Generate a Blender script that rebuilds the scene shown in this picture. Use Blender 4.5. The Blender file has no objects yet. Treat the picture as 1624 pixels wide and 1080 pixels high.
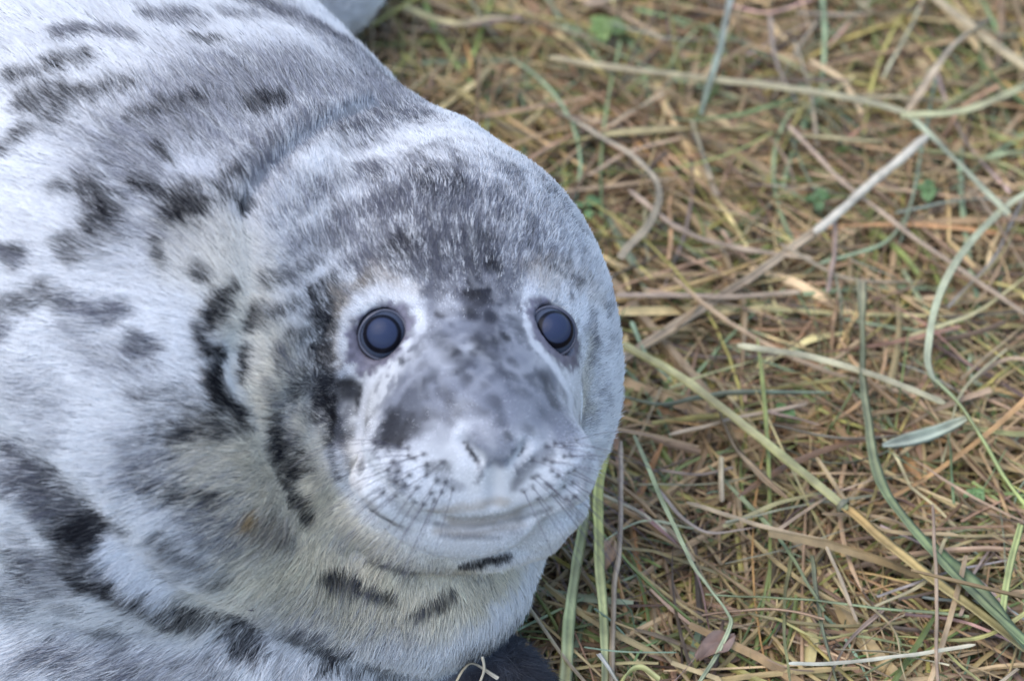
import bpy, math, random, time
import numpy as np
from mathutils import Vector, Matrix
T0 = time.time()
random.seed(7); rng = np.random.default_rng(7)
scene = bpy.context.scene
COL = scene.collection

# ------------------------------------------------------------------ camera
PITCH = math.radians(48.0)
DIST = 2.8                    # metres from the lens to the middle of the head
PXM = 2440.0                  # photograph pixels per metre at that distance
HEAD_PX, HEAD_Z = (692.0, 530.0), 0.205
RGT = np.array([1.0, 0, 0]); UPV = np.array([0, math.sin(PITCH), math.cos(PITCH)])
TOW = np.array([0, -math.cos(PITCH), math.sin(PITCH)])      # towards the camera
ORG = np.array([0, 0, HEAD_Z])                              # head centre
CAM = ORG + RGT * (812 - HEAD_PX[0]) / PXM + UPV * (HEAD_PX[1] - 540) / PXM + TOW * DIST
cd = bpy.data.cameras.new('camera'); cam = bpy.data.objects.new('camera', cd); COL.objects.link(cam)
cd.sensor_width = 36.0; cd.lens = 36.0 * DIST / (1624 / PXM)
cam.matrix_world = Matrix(((RGT[0], UPV[0], TOW[0], CAM[0]), (RGT[1], UPV[1], TOW[1], CAM[1]), (RGT[2], UPV[2], TOW[2], CAM[2]), (0, 0, 0, 1)))
cd.clip_start = 0.1; cd.clip_end = 500
cd.dof.use_dof = True; cd.dof.focus_distance = DIST - 0.012; cd.dof.aperture_fstop = 4.4
scene.camera = cam

# ------------------------------------------------------------------ light
SUN_EL, SUN_AZ = math.radians(66), math.radians(-100)        # azimuth from +y towards +x
w = bpy.data.worlds.new('World'); scene.world = w; w.use_nodes = True
nt = w.node_tree; nt.nodes.clear()
sky = nt.nodes.new('ShaderNodeTexSky'); sky.sky_type = 'NISHITA'; sky.sun_disc = False
sky.sun_elevation = SUN_EL; sky.sun_rotation = SUN_AZ; sky.air_density = 1.0; sky.dust_density = 1.2; sky.ozone_density = 1.6
bg = nt.nodes.new('ShaderNodeBackground'); bg.inputs[1].default_value = 0.15
ow = nt.nodes.new('ShaderNodeOutputWorld')
nt.links.new(sky.outputs[0], bg.inputs[0]); nt.links.new(bg.outputs[0], ow.inputs[0])
sl = bpy.data.lights.new('sun', 'SUN'); sun = bpy.data.objects.new('sun', sl); COL.objects.link(sun)
sl.energy = 0.85; sl.angle = math.radians(70); sl.color = (1.0, 0.985, 0.96)
sd = Vector((math.sin(SUN_AZ) * math.cos(SUN_EL), math.cos(SUN_AZ) * math.cos(SUN_EL), math.sin(SUN_EL)))
sun.rotation_euler = sd.to_track_quat('Z', 'Y').to_euler(); sun.location = (0, 0, 5)
vs = scene.view_settings; vs.view_transform = 'Standard'; vs.look = 'None'; vs.gamma = 1; vs.use_curve_mapping = False
vs.exposure = 1.50
try:
    scene.render.engine = 'CYCLES'
    scene.cycles.use_denoising = True; scene.cycles.denoiser = 'OPENIMAGEDENOISE'
    scene.cycles.denoising_input_passes = 'RGB_ALBEDO_NORMAL'
    scene.cycles.max_bounces = 6; scene.cycles.diffuse_bounces = 4; scene.cycles.glossy_bounces = 3
    scene.cycles_curves.shape = 'RIBBONS'; scene.cycles_curves.subdivisions = 2
except Exception as e:
    print('cycles settings', e)

# ------------------------------------------------------------------ helpers
def P(px, py, d=0.0):
    """World point that the photograph shows at pixel px,py, at depth d (metres, towards the camera from the head centre)."""
    z = DIST - d; s = z / DIST / PXM
    return CAM + RGT * (px - 812) * s + UPV * (540 - py) * s - TOW * z
def ray(px, py):
    v = RGT * (px - 812) / PXM / DIST + UPV * (540 - py) / PXM / DIST - TOW
    return v / np.linalg.norm(v)
def G(px, py, h=0.0):
    """Point at height h over the ground at pixel px,py."""
    v = ray(px, py); t = (h - CAM[2]) / v[2]
    return CAM + v * t
def nrm(a):
    a = np.asarray(a, dtype=float); return a / (np.linalg.norm(a, axis=-1, keepdims=True) + 1e-12)
def _hash(ix, iy, iz, seed):
    h = (ix.astype(np.uint32) * np.uint32(374761393) + iy.astype(np.uint32) * np.uint32(668265263) + iz.astype(np.uint32) * np.uint32(2147483647) + np.uint32(seed * 1013904223 & 0xffffffff))
    h = (h ^ (h >> np.uint32(13))) * np.uint32(1274126177)
    h = (h ^ (h >> np.uint32(16))) * np.uint32(2246822519)
    return ((h ^ (h >> np.uint32(15))) & np.uint32(0xffffff)).astype(np.float32) / 16777215.0
def noise(p, freq, seed=0):
    """value noise in 0..1"""
    q = np.asarray(p, dtype=np.float32) * freq + 100.0
    i = np.floor(q).astype(np.int64); f = q - i; f = f * f * (3 - 2 * f)
    r = 0
    for a in (0, 1):
        wx = f[:, 0] if a else 1 - f[:, 0]
        for b in (0, 1):
            wy = f[:, 1] if b else 1 - f[:, 1]
            for c in (0, 1):
                wz = f[:, 2] if c else 1 - f[:, 2]
                r = r + wx * wy * wz * _hash(i[:, 0] + a, i[:, 1] + b, i[:, 2] + c, seed)
    return r
def fbm(p, freq, seed=0, o=3):
    r = 0; a = 0.5; s = 0
    for k in range(o):
        r = r + a * noise(p, freq * 2 ** k, seed + k * 17); s += a; a *= 0.5
    return r / s
def sst(x, a, b):
    t = np.clip((x - a) / (b - a), 0, 1); return t * t * (3 - 2 * t)

def make_mesh(name, V, F, mat=None, parent=None, smooth=True, cols=None):
    me = bpy.data.meshes.new(name)
    F = np.asarray(F); k = F.shape[1]
    me.vertices.add(len(V)); me.vertices.foreach_set('co', np.asarray(V, dtype=np.float32).ravel())
    me.loops.add(F.size); me.loops.foreach_set('vertex_index', F.astype(np.int32).ravel())
    me.polygons.add(len(F)); me.polygons.foreach_set('loop_start', np.arange(0, F.size, k, dtype=np.int32))
    try: me.polygons.foreach_set('loop_total', np.full(len(F), k, dtype=np.int32))
    except Exception: pass
    me.update(calc_edges=True); me.validate(verbose=False)
    me.polygons.foreach_set('use_smooth', np.full(len(me.polygons), smooth))
    if cols is not None:
        a = me.color_attributes.new('coat', 'FLOAT_COLOR', 'POINT')
        a.data.foreach_set('color', np.concatenate([cols, np.ones((len(cols), 1))], 1).astype(np.float32).ravel())
    o = bpy.data.objects.new(name, me); COL.objects.link(o)
    if mat: me.materials.append(mat)
    if parent: o.parent = parent
    return o
def tag(o, label=None, cat=None, group=None, kind=None):
    if label: o['label'] = label
    if cat: o['category'] = cat
    if group: o['group'] = group
    if kind: o['kind'] = kind
    return o
def new_mat(name):
    m = bpy.data.materials.new(name); m.use_nodes = True
    b = m.node_tree.nodes['Principled BSDF']; return m, m.node_tree, b

# ------------------------------------------------------------------ seal: solid as a distance function
WLD = np.eye(3)
IMG = np.array([RGT, UPV, TOW])
Fh = nrm(0.20 * RGT - 0.52 * UPV + 0.83 * TOW)
Sh = nrm(np.cross(Fh, UPV)); Sh = Sh if Sh[0] > 0 else -Sh
Nh = np.cross(Fh, Sh); Nh = Nh if Nh[2] > 0 else -Nh
HED = np.array([Sh, Nh, Fh])          # side, crown, forward
def ell(p, c, r, B=IMG):
    q = (p - c) @ B.T.astype(np.float32); r = np.asarray(r, dtype=np.float32)
    k0 = np.sqrt(((q / r) ** 2).sum(1)); k1 = np.sqrt(((q / (r * r)) ** 2).sum(1)) + 1e-9
    return k0 * (k0 - 1) / k1
def cap(p, a, b, ra, rb):
    ab = b - a; t = np.clip(((p - a) @ ab) / (ab @ ab), 0, 1)
    return np.sqrt((((p - a) - t[:, None] * ab) ** 2).sum(1)) - (ra + (rb - ra) * t)
def smin(a, b, k):
    h = np.clip(0.5 + 0.5 * (b - a) / k, 0, 1)
    return b + (a - b) * h - k * h * (1 - h)
def smax(a, b, k): return -smin(-a, -b, k)

f32 = lambda a: np.asarray(a, dtype=np.float32)
PR = []   # (function, blend)
def E(c, r, B=IMG, k=0.03): PR.append((lambda p, c=f32(c), r=r, B=B: ell(p, c, r, B), k))
def K(a, b, ra, rb, k=0.03): PR.append((lambda p, a=f32(a), b=f32(b), ra=ra, rb=rb: cap(p, a, b, ra, rb), k))
def dirb(a):   # basis with first axis along a, third up-ish
    a = nrm(a); s = nrm(np.cross([0, 0, 1.0], a)); return np.array([a, s, np.cross(a, s)])
# trunk, lying away from the camera and curving
ax = nrm([-0.52, 0.85, 0])
E([-0.266, 0.088, 0.185], (0.30, 0.198, 0.198), dirb(ax))
E([-0.415, 0.31, 0.17], (0.30, 0.195, 0.180), dirb([-0.35, 0.9, 0]), 0.06)
E([-0.40, 0.60, 0.125], (0.24, 0.14, 0.125), dirb([0.25, 0.9, 0]), 0.08)
K([-0.36, 0.72, 0.10], [-0.24, 0.86, 0.055], 0.09, 0.045, 0.06)
K(P(354, 358, -0.12), P(110, 90, -0.28), 0.150, 0.150, 0.03)
# hind flippers, swung round to the near side
E([-0.13, 0.79, 0.05], (0.15, 0.05, 0.028), dirb([0.9, -0.5, 0]), 0.03)
E([-0.10, 0.90, 0.045], (0.15, 0.05, 0.026), dirb([0.95, 0.1, 0]), 0.03)
E([-0.155, 0.515, 0.080], (0.10, 0.12, 0.075), dirb([0.5, 0.85, 0]), 0.03)
# flank and shoulder low on the left
E(P(60, 640, -0.06), (0.24, 0.17, 0.15), IMG, 0.05)
E(P(70, 1010, -0.05), (0.24, 0.135, 0.10), IMG, 0.012)
# neck and chest
E(P(476, 650, -0.050), (0.185, 0.186, 0.135), IMG, 0.05)
E(P(680, 925, -0.03), (0.060, 0.052, 0.07), IMG, 0.03)
E(P(340, 445, -0.03), (0.148, 0.152, 0.14), IMG, 0.05)
# head
NB = len(PR)
E(P(668, 482, -0.015), (0.1195, 0.1150, 0.118), IMG, 0.022)
E(P(702, 590, -0.014), (0.1160, 0.123, 0.090), IMG, 0.02)
# muzzle
K(P(737, 570, 0.034), P(746, 705, 0.090), 0.078, 0.0685, 0.012)
E(P(660, 744, 0.121), (0.041, 0.034, 0.037), IMG, 0.012)
E(P(850, 740, 0.115), (0.038, 0.033, 0.035), IMG, 0.012)
E(P(782, 704, 0.137), (0.026, 0.021, 0.028), IMG, 0.014)
E(P(755, 815, 0.090), (0.062, 0.030, 0.042), IMG, 0.010)
E(P(716, 800, 0.052), (0.080, 0.043, 0.050), IMG, 0.012)
# brows
K(P(632, 242, -0.06), P(694, 262, -0.05), 0.031, 0.031, 0.03)
# soft rolls of the jaw and cheek
def roll(pts, r, k):
    for (x0, y0, d0), (x1, y1, d1) in zip(pts[:-1], pts[1:]): K(P(x0, y0, d0), P(x1, y1, d1), r, r, k)
roll([(514, 690, 0.044), (536, 775, 0.050), (590, 834, 0.062), (680, 856, 0.078), (770, 862, 0.080), (842, 838, 0.068), (888, 795, 0.050)], 0.0165, 0.008)
roll([(476, 650, 0.040), (492, 745, 0.040), (540, 830, 0.040), (620, 885, 0.040)], 0.017, 0.014)
# near fore flipper off the bottom left, far one dark under the chin
E([-0.30, -0.27, 0.035], (0.16, 0.07, 0.030), dirb([-0.4, -0.9, 0]), 0.04)
FC, FR, FB = G(757, 1082, 0.018), (0.076, 0.041, 0.023), dirb([0.55, -0.75, 0.05])
E(FC, FR, FB, 0.012)

def f_base(p):
    r = None
    for fn, k in PR:
        v = fn(p)
        r = v if r is None else smin(r, v, k)
    r = smax(r, -(p[:, 2] - 0.002), 0.010)
    return r
def trace(f, px, py):
    """first hits of pixel rays with f=0"""
    px = np.atleast_1d(px); py = np.atleast_1d(py)
    D = np.array([ray(a, b) for a, b in zip(px, py)], dtype=np.float32)
    t = np.full(len(px), DIST - 0.40, dtype=np.float32)
    for _ in range(70):
        t = t + 0.75 * f(f32(CAM) + D * t[:, None])
    pts = f32(CAM) + D * t[:, None]
    return pts, np.abs(f(pts)) < 0.004
def grad(f, p, e=0.002):
    g = np.stack([f(p + f32(np.eye(3)[i] * e)) - f(p - f32(np.eye(3)[i] * e)) for i in range(3)], 1)
    return nrm(g)
# folds, mouth and nostrils: (depth, width in metres, pixels along the line)
LINES = [
    (0.003, 0.007, [(600, 168), (545, 188), (480, 228), (430, 275), (402, 320), (398, 345)]),
    (0.003, 0.011, [(398, 345), (404, 400), (410, 470), (400, 520), (388, 575)]),
    (0.012, 0.013, [(388, 575), (402, 630), (436, 690), (470, 760), (500, 830), (560, 880)]),
    (-0.002, 0.014, [(575, 158), (520, 178), (455, 218), (400, 262)]),
    (0.013, 0.012, [(-10, 690), (60, 745), (130, 810), (190, 870), (280, 945), (400, 1010), (520, 1050), (640, 1085)]),
    (0.024, 0.011, [(545, 800), (585, 846), (640, 882), (700, 900), (770, 902), (830, 880), (885, 835)]),
    (0.011, 0.008, [(505, 640), (508, 700), (535, 765), (580, 818)]),
    (0.0065, 0.0075, [(568, 690), (588, 752), (615, 790), (652, 818), (690, 829)]),
    (0.0035, 0.006, [(690, 829), (750, 832), (790, 828), (835, 818)]),
    (0.007, 0.006, [(835, 818), (880, 800), (912, 765)]),
    (0.008, 0.007, [(556, 620), (552, 690), (568, 752)]),
    (0.008, 0.008, [(470, 640), (468, 700), (490, 760)]),
    (0.006, 0.0035, [(736, 700), (745, 714), (757, 730)]),
    (0.005, 0.0032, [(834, 706), (826, 720), (817, 731)]),
    (0.0025, 0.004, [(785, 742), (784, 770), (783, 800)]),
    (0.004, 0.012, [(500, 560), (520, 610), (545, 640)]),
]
GR = []
for dep, wid, pts in LINES:
    h, ok = trace(f_base, [a[0] for a in pts], [a[1] for a in pts])
    for i in range(len(h) - 1):
        if ok[i] and ok[i + 1]: GR.append((dep, wid, h[i], h[i + 1], i))
GRP = {}
def f_fold(p):
    r = f_base(p)
    add = {}
    for dep, wid, a, b, i in GR:
        m = np.nonzero(((p > np.minimum(a, b) - 3 * wid) & (p < np.maximum(a, b) + 3 * wid)).all(1))[0]
        if not len(m): continue
        dd = cap(p[m], a, b, 0, 0)
        key = (dep, wid)
        if key not in add: add[key] = np.full(len(p), 9.0, dtype=np.float32)
        add[key][m] = np.minimum(add[key][m], dd)
    for (dep, wid), dd in add.items():
        r = r + dep * np.exp(-(dd / wid) ** 2) * (dd < 9)
    return r
# eyes
ER = 0.0166
EYES = []
for (px, py, side) in ((607, 530, -1), (878, 524, 1)):
    h, ok = trace(f_fold, [px], [py]); n = grad(f_fold, h, 0.012)[0]
    gaze = nrm(nrm(n) * 0.45 + TOW * 0.75 - UPV * 0.02)
    EYES.append((f32(h[0] - gaze * ER * 0.50), gaze, side))
def f_seal(p):
    r = f_fold(p)
    for c, g, s in EYES:
        d = np.sqrt(((p - c) ** 2).sum(1))
        r = smax(r, -(d - ER - 0.0005), 0.004)
    return r

# ---- surface nets
def surface_nets(f, lo, hi, h):
    n = np.ceil((hi - lo) / h).astype(int) + 1
    H = 4; nc = np.ceil(n / H).astype(int) + 1
    g = np.stack(np.meshgrid(*[lo[i] + np.arange(nc[i]) * h * H for i in range(3)], indexing='ij'), -1).reshape(-1, 3).astype(np.float32)
    fc = f(g).reshape(nc)
    big = np.kron(fc, np.ones((H, H, H), dtype=np.float32))[:n[0], :n[1], :n[2]]
    cand = np.abs(fc) < h * H * 2.6
    cb = np.kron(cand, np.ones((H, H, H), dtype=bool))[:n[0], :n[1], :n[2]]
    idx = np.argwhere(cb); val = np.where(big < 0, -1.0, 1.0).astype(np.float32)
    out = np.empty(len(idx), dtype=np.float32)
    for s in range(0, len(idx), 400000):
        out[s:s + 400000] = f((lo + idx[s:s + 400000] * h).astype(np.float32))
    val[cb] = out
    sg = val < 0
    c = sg[:-1, :-1, :-1].astype(np.int8)
    tot = sum(sg[a:n[0] - 1 + a, b:n[1] - 1 + b, d:n[2] - 1 + d].astype(np.int8) for a in (0, 1) for b in (0, 1) for d in (0, 1))
    act = (tot > 0) & (tot < 8)
    ci = np.argwhere(act); vid = np.full(act.shape, -1, dtype=np.int64); vid[act] = np.arange(len(ci))
    acc = np.zeros((len(ci), 3)); cnt = np.zeros(len(ci))
    cor = [(a, b, d) for a in (0, 1) for b in (0, 1) for d in (0, 1)]
    for i, A in enumerate(cor):
        for B in cor[i + 1:]:
            if sum(abs(A[k] - B[k]) for k in range(3)) != 1: continue
            va = val[tuple((ci + A).T)]; vb = val[tuple((ci + B).T)]
            m = (va < 0) != (vb < 0); t = np.where(m, va / (va - vb + 1e-20), 0)
            q = np.array(A) + t[:, None] * (np.array(B) - np.array(A))
            acc += q * m[:, None]; cnt += m
    V = lo + (ci + acc / cnt[:, None]) * h
    Fs = []
    for k in range(3):
        a, b = (k + 1) % 3, (k + 2) % 3
        sl0 = [slice(None)] * 3; sl1 = [slice(None)] * 3; sl0[k] = slice(0, -1); sl1[k] = slice(1, None)
        e = np.argwhere(sg[tuple(sl0)] != sg[tuple(sl1)])
        e = e[(e[:, a] > 0) & (e[:, b] > 0) & (e[:, a] < n[a] - 1) & (e[:, b] < n[b] - 1)]
        ua = np.zeros(3, int); ua[a] = 1; ub = np.zeros(3, int); ub[b] = 1
        q = np.stack([vid[tuple((e - ua - ub).T)], vid[tuple((e - ub).T)], vid[tuple(e.T)], vid[tuple((e - ua).T)]], 1)
        fl = sg[tuple(e.T)]
        q[~fl] = q[~fl][:, ::-1]
        Fs.append(q)
    return V, np.concatenate(Fs)
def subdiv(V, F):
    e = np.stack([F, np.roll(F, -1, 1)], -1).reshape(-1, 2); es = np.sort(e, 1)
    key = es[:, 0] * (len(V) + 1) + es[:, 1]
    u, first, inv = np.unique(key, return_index=True, return_inverse=True)
    ue = es[first]; mid = (V[ue[:, 0]] + V[ue[:, 1]]) / 2; cen = V[F].mean(1)
    n = len(V); em = n + inv.reshape(-1, 4); ce = n + len(ue) + np.arange(len(F))
    Fn = np.concatenate([np.stack([F[:, i], em[:, i], ce, em[:, (i - 1) % 4]], 1) for i in range(4)])
    return np.concatenate([V, mid, cen]), Fn
V, F = surface_nets(f_seal, np.array([-0.75, -0.50, -0.03]), np.array([0.22, 1.10, 0.46]), 0.0045)
V, F = subdiv(V, F)
V = V.astype(np.float32)
for _ in range(3):
    for s in range(0, len(V), 300000):
        q = V[s:s + 300000]; V[s:s + 300000] = q - grad(f_seal, q).astype(np.float32) * np.clip(f_seal(q), -0.003, 0.003)[:, None] * 0.8
print('surface', len(V), len(F), round(time.time() - T0, 1))

# ------------------------------------------------------------------ coat markings and painted fold shade
CK = {'K': (0.010, 0.009, 0.012), 'G': (0.105, 0.105, 0.125), 'M': (0.23, 0.23, 0.25), 'F': (0.235, 0.245, 0.285), 'W': (0.84, 0.84, 0.85), 'C': (0.70, 0.63, 0.47),
      'Y': (0.42, 0.25, 0.07), 'B': (0.24, 0.18, 0.11), 'L': (0.86, 0.84, 0.76), 'T': (0.50, 0.42, 0.33), 'N': (0.17, 0.18, 0.22), 'S': (0.055, 0.055, 0.075)}
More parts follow.
